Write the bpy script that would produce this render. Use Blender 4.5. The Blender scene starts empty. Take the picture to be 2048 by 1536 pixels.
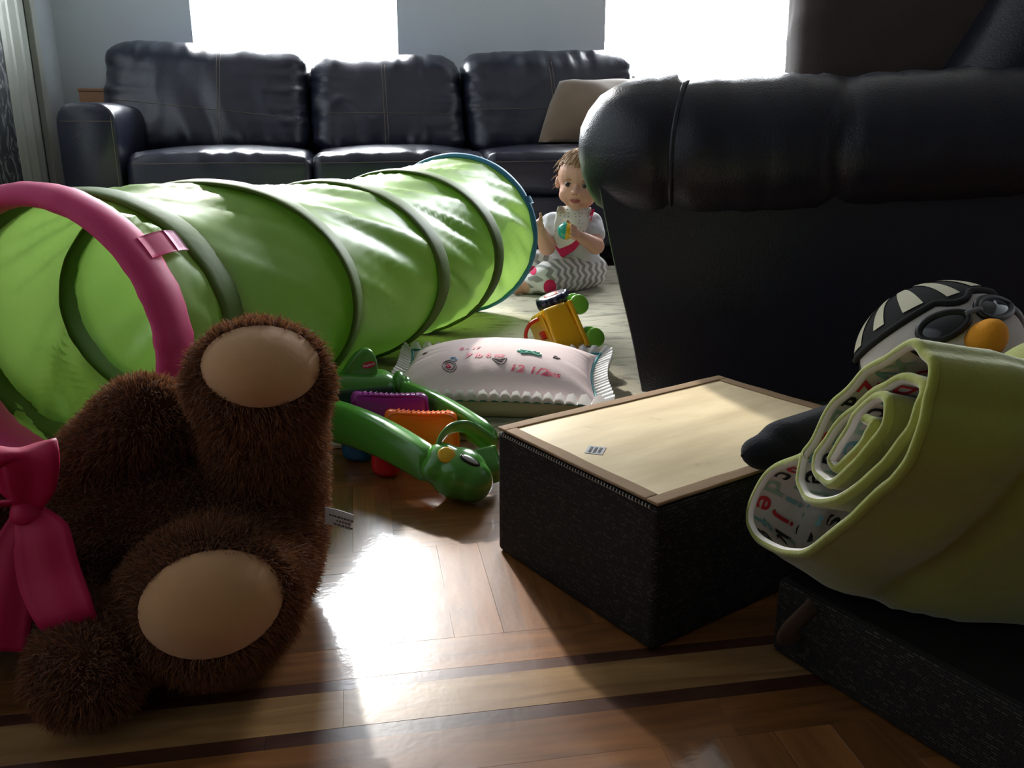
import bpy, bmesh, math, random
import numpy as np
from mathutils import Vector, Matrix, noise
from mathutils.bvhtree import BVHTree

random.seed(7)
RNG = np.random.default_rng(7)
SC = bpy.context.scene
COL = SC.collection
R = math.radians

# ------------------------------------------------------------------ camera
F_PX, PITCH, YAW, CAM_H = 1720.0, 16.5, 10.0, 0.50
cd = bpy.data.cameras.new('camera')
cd.sensor_width = 36.0
cd.lens = F_PX / 2048.0 * 36.0
cd.clip_start = 0.02
cam = bpy.data.objects.new('camera', cd)
COL.objects.link(cam)
cam.location = (0, 0, CAM_H)
cam.rotation_euler = (R(90 - PITCH), 0, R(-YAW))
SC.camera = cam

# ------------------------------------------------------------------ world, sun, window daylight
w = bpy.data.worlds.new('World')
SC.world = w
w.use_nodes = True
bg = w.node_tree.nodes['Background']
bg.inputs['Color'].default_value = (0.92, 0.96, 1.0, 1)
bg.inputs['Strength'].default_value = 50.0
WIN = [(-0.655, 0.211), (1.156, 2.20)]     # window openings in the back wall (x range)
WZ0, WZ1, WALL_Y = 0.72, 2.22, 4.10
sd = bpy.data.lights.new('sun', 'SUN')
sd.energy = 4.5
sd.angle = R(1.8)
sd.color = (1.0, 0.95, 0.86)
so = bpy.data.objects.new('sun', sd)
COL.objects.link(so)
so.location = (-1.5, 9, 6)
so.rotation_euler = Vector((0.125, -0.99, -0.60)).to_track_quat('-Z', 'Y').to_euler()
for i, (x0, x1) in enumerate(WIN):
    pd = bpy.data.lights.new('window_portal', 'AREA')
    pd.shape = 'RECTANGLE'
    pd.size = x1 - x0
    pd.size_y = WZ1 - WZ0
    pd.cycles.is_portal = True
    po = bpy.data.objects.new('window_portal', pd)
    COL.objects.link(po)
    po.location = ((x0 + x1) / 2, WALL_Y + 0.10, (WZ0 + WZ1) / 2)
    po.rotation_euler = (R(-90), 0, 0)

vs = SC.view_settings
vs.view_transform = 'Standard'
vs.look = 'None'
vs.gamma = 1.0
vs.use_curve_mapping = False
vs.exposure = 0.0
SC.cycles.max_bounces = 10
SC.cycles.diffuse_bounces = 5
SC.cycles.glossy_bounces = 4
SC.cycles.transmission_bounces = 8
SC.cycles.transparent_max_bounces = 12
SC.cycles.caustics_reflective = False
SC.cycles.sample_clamp_indirect = 8.0

# ------------------------------------------------------------------ photo pixel -> place helpers (2048 x 1536)
_p, _y = R(PITCH), R(YAW)
FW = np.array([math.sin(_y) * math.cos(_p), math.cos(_y) * math.cos(_p), -math.sin(_p)])
RT = np.array([math.cos(_y), -math.sin(_y), 0.0])
UP = np.cross(RT, FW)
O3 = np.array([0, 0, CAM_H])
def ray(x, y): return FW + RT * (x - 1024) / F_PX - UP * (y - 768) / F_PX
def atz(x, y, z=0.0):
    d = ray(x, y); return O3 + d * (z - CAM_H) / d[2]
def aty(x, y, Y):
    d = ray(x, y); return O3 + d * Y / d[1]

# ------------------------------------------------------------------ materials
def lin(c):
    out = []
    for v in c[:3]:
        v = v / 255.0
        out.append(v / 12.92 if v <= 0.04045 else ((v + 0.055) / 1.055) ** 2.4)
    return (*out, 1.0)
MATS = {}
def pm(name, col, rough=0.5, spec=0.5, var=None, bump=None, coat=0.0, sheen=0.0, metal=0.0, transl=0.0, trans=0.0, col2=None, alpha=None, rand=0.0, emis=None, sss=0.0):
    """procedural principled material. var=(scale, amount) colour noise; bump=(scale, strength[, kind])"""
    if name in MATS: return MATS[name]
    m = bpy.data.materials.new(name); MATS[name] = m
    m.use_nodes = True
    nt = m.node_tree; N = nt.nodes; L = nt.links
    b = N['Principled BSDF']; out = N['Material Output']
    c = lin(col)
    b.inputs['Base Color'].default_value = c
    b.inputs['Roughness'].default_value = rough
    b.inputs['Specular IOR Level'].default_value = spec
    b.inputs['Metallic'].default_value = metal
    b.inputs['Coat Weight'].default_value = coat
    b.inputs['Coat Roughness'].default_value = 0.12
    b.inputs['Sheen Weight'].default_value = sheen
    b.inputs['Transmission Weight'].default_value = trans
    if sss:
        b.inputs['Subsurface Weight'].default_value = sss
        b.inputs['Subsurface Radius'].default_value = (0.01, 0.004, 0.002)
    tc = N.new('ShaderNodeTexCoord')
    colsock = None
    if var or col2:
        nz = N.new('ShaderNodeTexNoise'); nz.inputs['Scale'].default_value = var[0] if var else 20
        nz.inputs['Detail'].default_value = 5
        L.new(tc.outputs['Object'], nz.inputs['Vector'])
        mx = N.new('ShaderNodeMix'); mx.data_type = 'RGBA'
        a = var[1] if var else 0.3
        if col2:
            mx.inputs['A'].default_value = c; mx.inputs['B'].default_value = lin(col2)
            mr = N.new('ShaderNodeMapRange'); mr.inputs['From Min'].default_value = 0.35; mr.inputs['From Max'].default_value = 0.65
            L.new(nz.outputs['Fac'], mr.inputs['Value']); L.new(mr.outputs['Result'], mx.inputs['Factor'])
        else:
            mx.inputs['A'].default_value = tuple(v * (1 - a) for v in c[:3]) + (1,)
            mx.inputs['B'].default_value = tuple(min(1, v * (1 + a)) for v in c[:3]) + (1,)
            L.new(nz.outputs['Fac'], mx.inputs['Factor'])
        colsock = mx.outputs['Result']
        L.new(colsock, b.inputs['Base Color'])
    if rand:
        g = N.new('ShaderNodeNewGeometry')
        hs = N.new('ShaderNodeHueSaturation')
        mr = N.new('ShaderNodeMapRange'); mr.inputs['To Min'].default_value = 1 - rand; mr.inputs['To Max'].default_value = 1 + rand
        L.new(g.outputs['Random Per Island'], mr.inputs['Value']); L.new(mr.outputs['Result'], hs.inputs['Value'])
        if colsock: L.new(colsock, hs.inputs['Color'])
        else: hs.inputs['Color'].default_value = c
        colsock = hs.outputs['Color']
        L.new(colsock, b.inputs['Base Color'])
    if bump:
        kind = bump[2] if len(bump) > 2 else 'noise'
        if kind == 'voronoi':
            t = N.new('ShaderNodeTexVoronoi'); t.inputs['Scale'].default_value = bump[0]; o = t.outputs['Distance']
        else:
            t = N.new('ShaderNodeTexNoise'); t.inputs['Scale'].default_value = bump[0]; t.inputs['Detail'].default_value = 4; o = t.outputs['Fac']
        L.new(tc.outputs['Object'], t.inputs['Vector'])
        bp = N.new('ShaderNodeBump'); bp.inputs['Strength'].default_value = bump[1]; bp.inputs['Distance'].default_value = 0.002
        L.new(o, bp.inputs['Height']); L.new(bp.outputs['Normal'], b.inputs['Normal'])
    if transl:
        tr = N.new('ShaderNodeBsdfTranslucent')
        if colsock: L.new(colsock, tr.inputs['Color'])
        else: tr.inputs['Color'].default_value = c
        ms = N.new('ShaderNodeMixShader'); ms.inputs[0].default_value = transl
        L.new(b.outputs['BSDF'], ms.inputs[1]); L.new(tr.outputs['BSDF'], ms.inputs[2])
        L.new(ms.outputs[0], out.inputs['Surface'])
    return m

# ------------------------------------------------------------------ object helpers
BASE = {}
def _set(o, label, cat, group, kind):
    if label: o['label'] = label
    if cat: o['category'] = cat
    if group: o['group'] = group
    if kind: o['kind'] = kind
def thing(name, label, cat, loc, group=None):
    o = bpy.data.objects.new(name, None); COL.objects.link(o)
    o.empty_display_size = 0.05
    o.location = loc; _set(o, label, cat, group, None)
    BASE[o.name] = np.array(loc, float)
    return o
def obj(name, vf, mat, parent=None, label=None, cat=None, group=None, kind=None, smooth=True, loc=None):
    v, f = vf
    v = np.asarray(v, float).reshape(-1, 3)
    if parent is not None: base = BASE[parent.name]
    elif loc is not None: base = np.array(loc, float)
    else:
        base = np.array([(v[:, 0].min() + v[:, 0].max()) / 2, (v[:, 1].min() + v[:, 1].max()) / 2, v[:, 2].min()])
    me = bpy.data.meshes.new(name)
    me.from_pydata((v - base).tolist(), [], [list(map(int, q)) for q in f])
    if smooth: me.polygons.foreach_set('use_smooth', np.ones(len(me.polygons), bool))
    me.update()
    if isinstance(mat, (list, tuple)):
        for m in mat: me.materials.append(m)
    else: me.materials.append(mat)
    o = bpy.data.objects.new(name, me); COL.objects.link(o)
    if parent is not None: o.parent = parent
    else: o.location = base
    BASE[o.name] = base
    _set(o, label, cat, group, kind)
    return o

def join(*vfs):
    V, Fc, n = [], [], 0
    for v, f in vfs:
        v = np.asarray(v, float).reshape(-1, 3)
        V.append(v); Fc += [[i + n for i in q] for q in f]; n += len(v)
    return np.vstack(V), Fc
def rotm(a, axis='Z'): return np.array(Matrix.Rotation(a, 3, axis))
def xf(vf, M=None, t=None):
    v = np.asarray(vf[0], float)
    if M is not None: v = v @ np.asarray(M).T
    if t is not None: v = v + np.asarray(t)
    return v, vf[1]
def frame(u, n=(0, 0, 1)):
    """3x3 matrix with columns x=u, z close to n"""
    u = np.array(u, float); u /= np.linalg.norm(u)
    n = np.array(n, float); yv = np.cross(n, u); yv /= np.linalg.norm(yv)
    z = np.cross(u, yv)
    return np.stack([u, yv, z], 1)

def box(lo, hi):
    x0, y0, z0 = lo; x1, y1, z1 = hi
    v = [(x0, y0, z0), (x1, y0, z0), (x1, y1, z0), (x0, y1, z0), (x0, y0, z1), (x1, y0, z1), (x1, y1, z1), (x0, y1, z1)]
    f = [(3, 2, 1, 0), (4, 5, 6, 7), (0, 1, 5, 4), (1, 2, 6, 5), (2, 3, 7, 6), (3, 0, 4, 7)]
    return np.array(v, float), f
def _tl(n, h, r):
    inner = np.linspace(-(h - r), h - r, max(2, n + 1))
    a = np.linspace(0, math.pi / 4, 4)[1:]
    e = r * np.tan(a)
    return np.unique(np.concatenate([inner, h - r + e, -(h - r) - e]).round(6))
def rbox(size, r=0.02, n=6):
    """rounded box centred at the origin, dense enough to deform; size = full lengths"""
    h = np.array(size, float) / 2
    r = min(r, h.min() * 0.999)
    ns = n if isinstance(n, (list, tuple)) else (n, n, n)
    V, Fc, idx = [], [], {}
    def vid(p):
        k = tuple(np.round(p, 5))
        if k not in idx: idx[k] = len(V); V.append(p)
        return idx[k]
    for ax in range(3):
        a, b = (ax + 1) % 3, (ax + 2) % 3
        ta, tb = _tl(ns[a], h[a], r), _tl(ns[b], h[b], r)
        for s in (-1, 1):
            g = []
            for i in ta:
                row = []
                for j in tb:
                    p = np.zeros(3); p[ax] = s * h[ax]; p[a] = i; p[b] = j
                    q = np.clip(p, -(h - r), h - r); d = p - q
                    row.append(vid(q + d / np.linalg.norm(d) * r))
                g.append(row)
            for i in range(len(ta) - 1):
                for j in range(len(tb) - 1):
                    q = (g[i][j], g[i + 1][j], g[i + 1][j + 1], g[i][j + 1])
                    Fc.append(q if s > 0 else q[::-1])
    return np.array(V), Fc
def loft(rings, closed=True, cap0=True, cap1=True):
    n = len(rings[0]); V = np.vstack([np.asarray(r, float) for r in rings]); Fc = []
    m = n if closed else n - 1
    for i in range(len(rings) - 1):
        for j in range(m):
            k = (j + 1) % n
            Fc.append((i * n + j, i * n + k, (i + 1) * n + k, (i + 1) * n + j))
    if closed and cap0: Fc.append(tuple(range(n))[::-1])
    if closed and cap1: Fc.append(tuple((len(rings) - 1) * n + j for j in range(n)))
    return V, Fc
def catmull(pts, per=6, closed=False):
    P = np.asarray(pts, float); n = len(P); out = []
    rng = range(n) if closed else range(n - 1)
    for i in rng:
        if closed: p0, p1, p2, p3 = P[i - 1], P[i], P[(i + 1) % n], P[(i + 2) % n]
        else: p0, p1, p2, p3 = P[max(i - 1, 0)], P[i], P[i + 1], P[min(i + 2, n - 1)]
        for t in np.linspace(0, 1, per, endpoint=False):
            out.append(0.5 * (2 * p1 + (p2 - p0) * t + (2 * p0 - 5 * p1 + 4 * p2 - p3) * t * t + (3 * p1 - p0 - 3 * p2 + p3) * t ** 3))
    if not closed: out.append(P[-1])
    return np.array(out)
def tube(path, r, n=8, closed=False, flat=None):
    """tube along a path; r scalar or per point; flat=(a,b) ellipse scale across the frame"""
    P = np.asarray(path, float); m = len(P)
    rr = np.full(m, r, float) if np.isscalar(r) else np.asarray(r, float)
    T = np.gradient(P, axis=0)
    if closed: T = np.roll(P, -1, 0) - np.roll(P, 1, 0)
    T /= np.linalg.norm(T, axis=1)[:, None] + 1e-12
    nrm = np.cross(T[0], [0, 0, 1.0])
    if np.linalg.norm(nrm) < 1e-3: nrm = np.cross(T[0], [0, 1.0, 0])
    nrm /= np.linalg.norm(nrm)
    a = np.linspace(0, 2 * math.pi, n, endpoint=False); rings = []
    fa, fb = flat or (1, 1)
    for i in range(m):
        nrm = nrm - T[i] * (nrm @ T[i]); nrm /= np.linalg.norm(nrm)
        bn = np.cross(T[i], nrm)
        rings.append(P[i] + rr[i] * (np.outer(np.cos(a) * fa, nrm) + np.outer(np.sin(a) * fb, bn)))
    if closed:
        V = np.vstack(rings); Fc = []
        for i in range(m):
            for j in range(n):
                k = (j + 1) % n; i2 = (i + 1) % m
                Fc.append((i * n + j, i * n + k, i2 * n + k, i2 * n + j))
        return V, Fc
    return loft(rings)
def ellipsoid(c, r, M=None, nu=24, nv=14):
    rings = []
    for i in range(1, nv):
        t = math.pi * i / nv
        a = np.linspace(0, 2 * math.pi, nu, endpoint=False)
        rings.append(np.stack([np.sin(t) * np.cos(a), np.sin(t) * np.sin(a), np.full(nu, -np.cos(t))], 1))
    V = np.vstack([[[0, 0, -1.0]], *rings, [[0, 0, 1.0]]]); Fc = []
    for j in range(nu): Fc.append((0, 1 + (j + 1) % nu, 1 + j))
    for i in range(nv - 2):
        for j in range(nu):
            k = (j + 1) % nu; a0 = 1 + i * nu; b0 = a0 + nu
            Fc.append((a0 + j, a0 + k, b0 + k, b0 + j))
    e = len(V) - 1; a0 = 1 + (nv - 2) * nu
    for j in range(nu): Fc.append((e, a0 + j, a0 + (j + 1) % nu))
    V = V * (np.full(3, r) if np.isscalar(r) else np.array(r))
    return xf((V, Fc), M, c)
def capsule(p0, p1, r0, r1, n=14):
    p0, p1 = np.array(p0, float), np.array(p1, float); d = p1 - p0; L = np.linalg.norm(d)
    M = frame(d / L, (0.1, 0.2, 1) if abs(d[2] / L) < 0.9 else (1, 0.1, 0)); rings = []
    a = np.linspace(0, 2 * math.pi, n, endpoint=False); c, s = np.cos(a), np.sin(a)
    for t in np.linspace(-math.pi / 2 + 0.15, 0, 5): rings.append(np.stack([np.full(n, r0 * math.sin(t)), r0 * math.cos(t) * c, r0 * math.cos(t) * s], 1))
    for t in np.linspace(0, math.pi / 2 - 0.15, 5): rings.append(np.stack([np.full(n, L + r1 * math.sin(t)), r1 * math.cos(t) * c, r1 * math.cos(t) * s], 1))
    return xf(loft(rings), M, p0)
def blob(parts, voxel=0.006, smooth=6, fac=0.6):
    """one continuous skin around overlapping parts"""
    v, f = join(*parts)
    me = bpy.data.meshes.new('tmp'); me.from_pydata(v.tolist(), [], [list(map(int, q)) for q in f]); me.update()
    o = bpy.data.objects.new('tmp', me); COL.objects.link(o)
    md = o.modifiers.new('r', 'REMESH'); md.mode = 'VOXEL'; md.voxel_size = voxel
    ms = o.modifiers.new('s', 'SMOOTH'); ms.iterations = smooth; ms.factor = fac
    dg = bpy.context.evaluated_depsgraph_get(); dg.update()
    m2 = bpy.data.meshes.new_from_object(o.evaluated_get(dg))
    n = len(m2.vertices); a = np.zeros(n * 3); m2.vertices.foreach_get('co', a)
    faces = [tuple(p.vertices) for p in m2.polygons]
    bpy.data.objects.remove(o); bpy.data.meshes.remove(me); bpy.data.meshes.remove(m2)
    return a.reshape(-1, 3), faces
def bvh(vf): return BVHTree.FromPolygons([tuple(p) for p in vf[0]], [tuple(map(int, q)) for q in vf[1]])
def hit(tree, o, d):
    r = tree.ray_cast(Vector(o), Vector(d).normalized()); return None if r[0] is None else (np.array(r[0]), np.array(r[1]))
def fbm(p, s, oct=3):
    return noise.fractal(Vector(p) * s, 0.6, 2.1, oct)
def ripple(vf, amp, s, seed=0.0, normals=True):
    v, f = vf; v = v.copy(); c = v.mean(0)
    for i in range(len(v)):
        q = Vector(v[i]) * s + Vector((seed, seed * 1.7, -seed))
        v[i] += np.array(noise.noise_vector(q)) * amp
    return v, f
def trinormals(v, f):
    v = np.asarray(v); tri = []
    for q in f:
        for k in range(1, len(q) - 1): tri.append((q[0], q[k], q[k + 1]))
    tri = np.array(tri); n = np.cross(v[tri[:, 1]] - v[tri[:, 0]], v[tri[:, 2]] - v[tri[:, 0]])
    return tri, n
def fur(vf, count, length, width, comb=(0, 0, 0), keep=None, jitter=0.5):
    """thousands of short curved tapering tufts standing on a surface (uncountable pile)"""
    v, f = np.asarray(vf[0]), vf[1]
    tri, n = trinormals(v, f); ar = np.linalg.norm(n, axis=1); n = n / (ar[:, None] + 1e-12)
    k = RNG.choice(len(tri), count, p=ar / ar.sum())
    a, b = RNG.random(count), RNG.random(count); fl = a + b > 1; a[fl] = 1 - a[fl]; b[fl] = 1 - b[fl]
    P = v[tri[k, 0]] + a[:, None] * (v[tri[k, 1]] - v[tri[k, 0]]) + b[:, None] * (v[tri[k, 2]] - v[tri[k, 0]])
    nn = n[k]
    if keep is not None:
        m = keep(P); P, nn = P[m], nn[m]
    c = len(P)
    d = nn + RNG.normal(size=(c, 3)) * jitter * 0.6 + np.array(comb) * 0.7
    # clumps lean together
    cl = np.array([noise.noise_vector(Vector(p) * 45) for p in P]); d = d + cl * 0.9
    d /= np.linalg.norm(d, axis=1)[:, None]
    ln = length * (0.6 + 0.7 * RNG.random(c))[:, None]
    t = np.cross(d, RNG.normal(size=(c, 3))); t /= np.linalg.norm(t, axis=1)[:, None]
    bend = RNG.normal(size=(c, 3)) * 0.25 + np.array(comb) * 0.5 - np.array([0, 0, 0.15])
    b0, b1 = P - t * width / 2 - nn * 0.002, P + t * width / 2 - nn * 0.002
    md = P + d * ln * 0.55; m0, m1 = md - t * width * 0.35, md + t * width * 0.35
    tip = P + d * ln + bend * ln * 0.5
    V = np.stack([b0, b1, m1, m0, tip], 1).reshape(-1, 3)
    Fc = []
    for i in range(c):
        q = i * 5; Fc.append((q, q + 1, q + 2, q + 3)); Fc.append((q + 3, q + 2, q + 4))
    return V, Fc
def text_vf(s, size=1.0, shear=0.0, sub=0, bold=0.0):
    cu = bpy.data.curves.new('t', 'FONT'); cu.body = s; cu.size = size; cu.shear = shear; cu.resolution_u = 3; cu.offset = bold
    cu.align_x = 'CENTER'; cu.align_y = 'CENTER'
    o = bpy.data.objects.new('t', cu); COL.objects.link(o)
    dg = bpy.context.evaluated_depsgraph_get(); dg.update()
    me = bpy.data.meshes.new_from_object(o.evaluated_get(dg))
    bm = bmesh.new(); bm.from_mesh(me); bmesh.ops.triangulate(bm, faces=bm.faces)
    for _ in range(sub): bmesh.ops.subdivide_edges(bm, edges=[e for e in bm.edges if e.calc_length() > size * 0.12], cuts=1); bmesh.ops.triangulate(bm, faces=bm.faces)
    v = np.array([p.co[:] for p in bm.verts]) if len(bm.verts) else np.zeros((0, 3)); bm.verts.index_update()
    f = [tuple(p.index for p in q.verts) for q in bm.faces]
    bm.free(); bpy.data.objects.remove(o); bpy.data.curves.remove(cu); bpy.data.meshes.remove(me)
    return v, f
def drape(vf2, fn):
    """map flat (x,y) vertices through fn -> 3D"""
    return np.array([fn(p[0], p[1]) for p in vf2[0]]), vf2[1]
def disc(nr=4, na=24):
    V = [(0, 0, 0)]; Fc = []
    for i in range(1, nr + 1):
        for j in range(na):
            a = 2 * math.pi * j / na; V.append((i / nr * math.cos(a), i / nr * math.sin(a), 0))
    for j in range(na): Fc.append((0, 1 + j, 1 + (j + 1) % na))
    for i in range(nr - 1):
        for j in range(na):
            k = (j + 1) % na; a0 = 1 + i * na; Fc.append((a0 + j, a0 + na + j, a0 + na + k, a0 + k))
    return np.array(V, float), Fc

# ================================================================== THE ROOM
def wood(name, dark, light, gscale=1.0):
    m = bpy.data.materials.new(name); m.use_nodes = True
    nt = m.node_tree; N = nt.nodes; L = nt.links; b = N['Principled BSDF']
    tc = N.new('ShaderNodeTexCoord'); oi = N.new('ShaderNodeObjectInfo')
    mp = N.new('ShaderNodeMapping'); mp.inputs['Scale'].default_value = (5 * gscale, 46 * gscale, 20)
    ad = N.new('ShaderNodeVectorMath'); ad.operation = 'ADD'
    cb = N.new('ShaderNodeCombineXYZ'); ml = N.new('ShaderNodeMath'); ml.operation = 'MULTIPLY'; ml.inputs[1].default_value = 37.0
    L.new(oi.outputs['Random'], ml.inputs[0]); L.new(ml.outputs[0], cb.inputs['X']); L.new(ml.outputs[0], cb.inputs['Y'])
    L.new(tc.outputs['Object'], ad.inputs[0]); L.new(cb.outputs[0], ad.inputs[1]); L.new(ad.outputs[0], mp.inputs['Vector'])
    nz = N.new('ShaderNodeTexNoise'); nz.inputs['Scale'].default_value = 1.0; nz.inputs['Detail'].default_value = 6; nz.inputs['Distortion'].default_value = 1.2
    L.new(mp.outputs[0], nz.inputs['Vector'])
    cr = N.new('ShaderNodeValToRGB'); cr.color_ramp.elements[0].position = 0.3; cr.color_ramp.elements[1].position = 0.72
    cr.color_ramp.elements[0].color = lin(dark); cr.color_ramp.elements[1].color = lin(light)
    L.new(nz.outputs['Fac'], cr.inputs['Fac'])
    hs = N.new('ShaderNodeHueSaturation'); mr = N.new('ShaderNodeMapRange'); mr.inputs['To Min'].default_value = 0.72; mr.inputs['To Max'].default_value = 1.22
    L.new(oi.outputs['Random'], mr.inputs['Value']); L.new(mr.outputs[0], hs.inputs['Value']); L.new(cr.outputs['Color'], hs.inputs['Color'])
    L.new(hs.outputs['Color'], b.inputs['Base Color'])
    b.inputs['Roughness'].default_value = 0.34
    b.inputs['Coat Weight'].default_value = 1.0; b.inputs['Coat Roughness'].default_value = 0.09; b.inputs['Coat IOR'].default_value = 1.6
    # uneven varnish
    n2 = N.new('ShaderNodeTexNoise'); n2.inputs['Scale'].default_value = 170; n2.inputs['Detail'].default_value = 3
    n3 = N.new('ShaderNodeTexNoise'); n3.inputs['Scale'].default_value = 16; n3.inputs['Detail'].default_value = 2
    g = N.new('ShaderNodeNewGeometry')
    L.new(g.outputs['Position'], n2.inputs['Vector']); L.new(g.outputs['Position'], n3.inputs['Vector'])
    bp = N.new('ShaderNodeBump'); bp.inputs['Strength'].default_value = 0.07; bp.inputs['Distance'].default_value = 0.0015
    b2 = N.new('ShaderNodeBump'); b2.inputs['Strength'].default_value = 0.07; b2.inputs['Distance'].default_value = 0.006
    L.new(n2.outputs['Fac'], bp.inputs['Height']); L.new(n3.outputs['Fac'], b2.inputs['Height']); L.new(bp.outputs[0], b2.inputs['Normal'])
    L.new(b2.outputs[0], b.inputs['Normal']); L.new(b2.outputs[0], b.inputs['Coat Normal'])
    return m
W_OAK = wood('oak_plank', (104, 64, 32), (148, 96, 50))
W_PALE = wood('pale_oak_plank', (134, 96, 56), (182, 142, 92))
W_DARK = wood('walnut_strip', (58, 32, 22), (92, 54, 38))

X_L, X_R, Y_N = -1.20, 3.20, -2.40
floor = obj('floor', box((X_L - 0.1, Y_N - 0.1, -0.06), (X_R + 0.1, WALL_Y + 0.1, -0.0085)), W_OAK, kind='structure', smooth=False, loc=(0, 0, 0))
_pm = {}
def plank(x0, x1, y0, y1, mat, along_x):
    """one floor piece: 12-44 triangle chamfered board whose grain runs along its length"""
    Lx, Wy = (x1 - x0, y1 - y0) if along_x else (y1 - y0, x1 - x0)
    key = (round(Lx, 4), round(Wy, 4), mat.name)
    if key not in _pm:
        hx, hy, c = Lx / 2 - 0.00012, Wy / 2 - 0.00012, 0.00006
        v = [(-hx, -hy, -0.0095), (hx, -hy, -0.0095), (hx, hy, -0.0095), (-hx, hy, -0.0095),
             (-hx, -hy, -c), (hx, -hy, -c), (hx, hy, -c), (-hx, hy, -c),
             (-hx + c, -hy + c, 0), (hx - c, -hy + c, 0), (hx - c, hy - c, 0), (-hx + c, hy - c, 0)]
        f = [(0, 1, 5, 4), (1, 2, 6, 5), (2, 3, 7, 6), (3, 0, 4, 7), (4, 5, 9, 8), (5, 6, 10, 9), (6, 7, 11, 10), (7, 4, 8, 11), (8, 9, 10, 11)]
        me = bpy.data.meshes.new('plank'); me.from_pydata(v, [], f); me.materials.append(mat); me.update(); _pm[key] = me
    o = bpy.data.objects.new('plank', _pm[key]); COL.objects.link(o); o.parent = floor
    o.location = ((x0 + x1) / 2, (y0 + y1) / 2, random.uniform(-0.0003, 0.0))
    o.rotation_euler = (random.uniform(-.0005, .0005), random.uniform(-.0005, .0005), (0 if along_x else R(90)) + (math.pi if random.random() < .5 else 0))
BK = 0.206
X0B = 0.0245
def block(ix, y0, horiz):
    xa = X0B + ix * BK
    for k in range(4):
        s = BK / 4
        if horiz: plank(xa, xa + BK, y0 + k * s, y0 + (k + 1) * s, W_OAK, True)
        else: plank(xa + k * s, xa + (k + 1) * s, y0, y0 + BK, W_OAK, False)
for row, y0 in enumerate((0.771, 0.977, 1.183)):
    for ix in range(-4 - (row > 0), 4): block(ix, y0, (ix + row) % 2 == 1)
for ix in range(-3, 4): block(ix, 0.580 - BK, ix % 2 == 0)
for y0, y1, mat, joints in ((0.580, 0.632, W_OAK, (-0.75, -0.28, 0.30, 0.85)), (0.632, 0.650, W_DARK, (-0.75, -0.1, 0.85)), (0.650, 0.703, W_PALE, (-0.75, -0.035, 0.62, 0.9)),
                            (0.703, 0.719, W_DARK, (-0.75, 0.2, 0.85)), (0.719, 0.771, W_OAK, (-0.75, -0.4, 0.45, 0.85))):
    for a, b in zip(joints[:-1], joints[1:]): plank(a, b, y0, y1, mat, True)

M_WALL = pm('wall_paint', (210, 217, 222), 0.75, 0.2, var=(3, 0.04), bump=(60, 0.08))
M_CEIL = pm('ceiling_paint', (118, 116, 112), 0.9, 0.1)  # unseen ceiling, grey kept low so less light bounces down
M_WHITE = pm('white_gloss_trim', (208, 212, 205), 0.32, 0.4, var=(8, 0.05))
M_DARKWALL = pm('low_bounce_wall', (60, 56, 52), 0.8, 0.2)  # unseen front wall, colour darkened to cut bounce onto the foreground
T = 0.16
def wall_with_holes(y0, y1, xs, holes, z0, z1):
    parts = []; cur = xs[0]
    for a, b in holes:
        parts.append(box((cur, y0, z0), (a, y1, z1)))
        parts.append(box((a, y0, z0), (b, y1, WZ0))); parts.append(box((a, y0, WZ1), (b, y1, z1))); cur = b
    parts.append(box((cur, y0, z0), (xs[1], y1, z1)))
    return join(*parts)
obj('wall_back', wall_with_holes(WALL_Y, WALL_Y + T, (X_L - T, X_R + T), WIN, -0.06, 2.5), M_WALL, kind='structure', smooth=False)
obj('wall_left', box((X_L - T, Y_N, -0.06), (X_L, WALL_Y, 2.5)), M_WALL, kind='structure', smooth=False)
obj('wall_right', box((X_R, Y_N, -0.06), (X_R + T, WALL_Y, 2.5)), M_WALL, kind='structure', smooth=False)
obj('wall_front', box((X_L - T, Y_N - T, -0.06), (X_R + T, Y_N, 2.5)), M_DARKWALL, kind='structure', smooth=False)
obj('ceiling', box((X_L - T, Y_N - T, 2.5), (X_R + T, WALL_Y + T, 2.6)), M_CEIL, kind='structure', smooth=False)
# window panes (clear, thin) with frames fixed outside the reveal
gm = bpy.data.materials.new('window_glass'); gm.use_nodes = True
_n = gm.node_tree.nodes; _l = gm.node_tree.links; _n.remove(_n['Principled BSDF'])
_t = _n.new('ShaderNodeBsdfTransparent'); _g = _n.new('ShaderNodeBsdfGlossy'); _g.inputs['Roughness'].default_value = 0.02
_fr = _n.new('ShaderNodeFresnel'); _fr.inputs['IOR'].default_value = 1.3; _m = _n.new('ShaderNodeMixShader')
_l.new(_fr.outputs[0], _m.inputs[0]); _l.new(_t.outputs[0], _m.inputs[1]); _l.new(_g.outputs[0], _m.inputs[2]); _l.new(_m.outputs[0], _n['Material Output'].inputs['Surface'])
for i, (a, b) in enumerate(WIN):
    yo = WALL_Y + T + 0.012
    fr = join(box((a - 0.07, yo, WZ0 - 0.07), (a - 0.005, yo + 0.04, WZ1 + 0.07)), box((b + 0.005, yo, WZ0 - 0.07), (b + 0.07, yo + 0.04, WZ1 + 0.07)),
              box((a - 0.005, yo, WZ0 - 0.07), (b + 0.005, yo + 0.04, WZ0 - 0.005)), box((a - 0.005, yo, WZ1 + 0.005), (b + 0.005, yo + 0.04, WZ1 + 0.07)))
    wf = obj('window_%d' % (i + 1), fr, M_WHITE, kind='structure', smooth=False)
    obj('pane', box((a - 0.006, yo + 0.016, WZ0 - 0.006), (b + 0.006, yo + 0.020, WZ1 + 0.006)), gm, parent=wf, smooth=False)
obj('baseboard_back', box((X_L, WALL_Y - 0.015, 0), (X_R, WALL_Y, 0.10)), M_WHITE, kind='structure', smooth=False)
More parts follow.
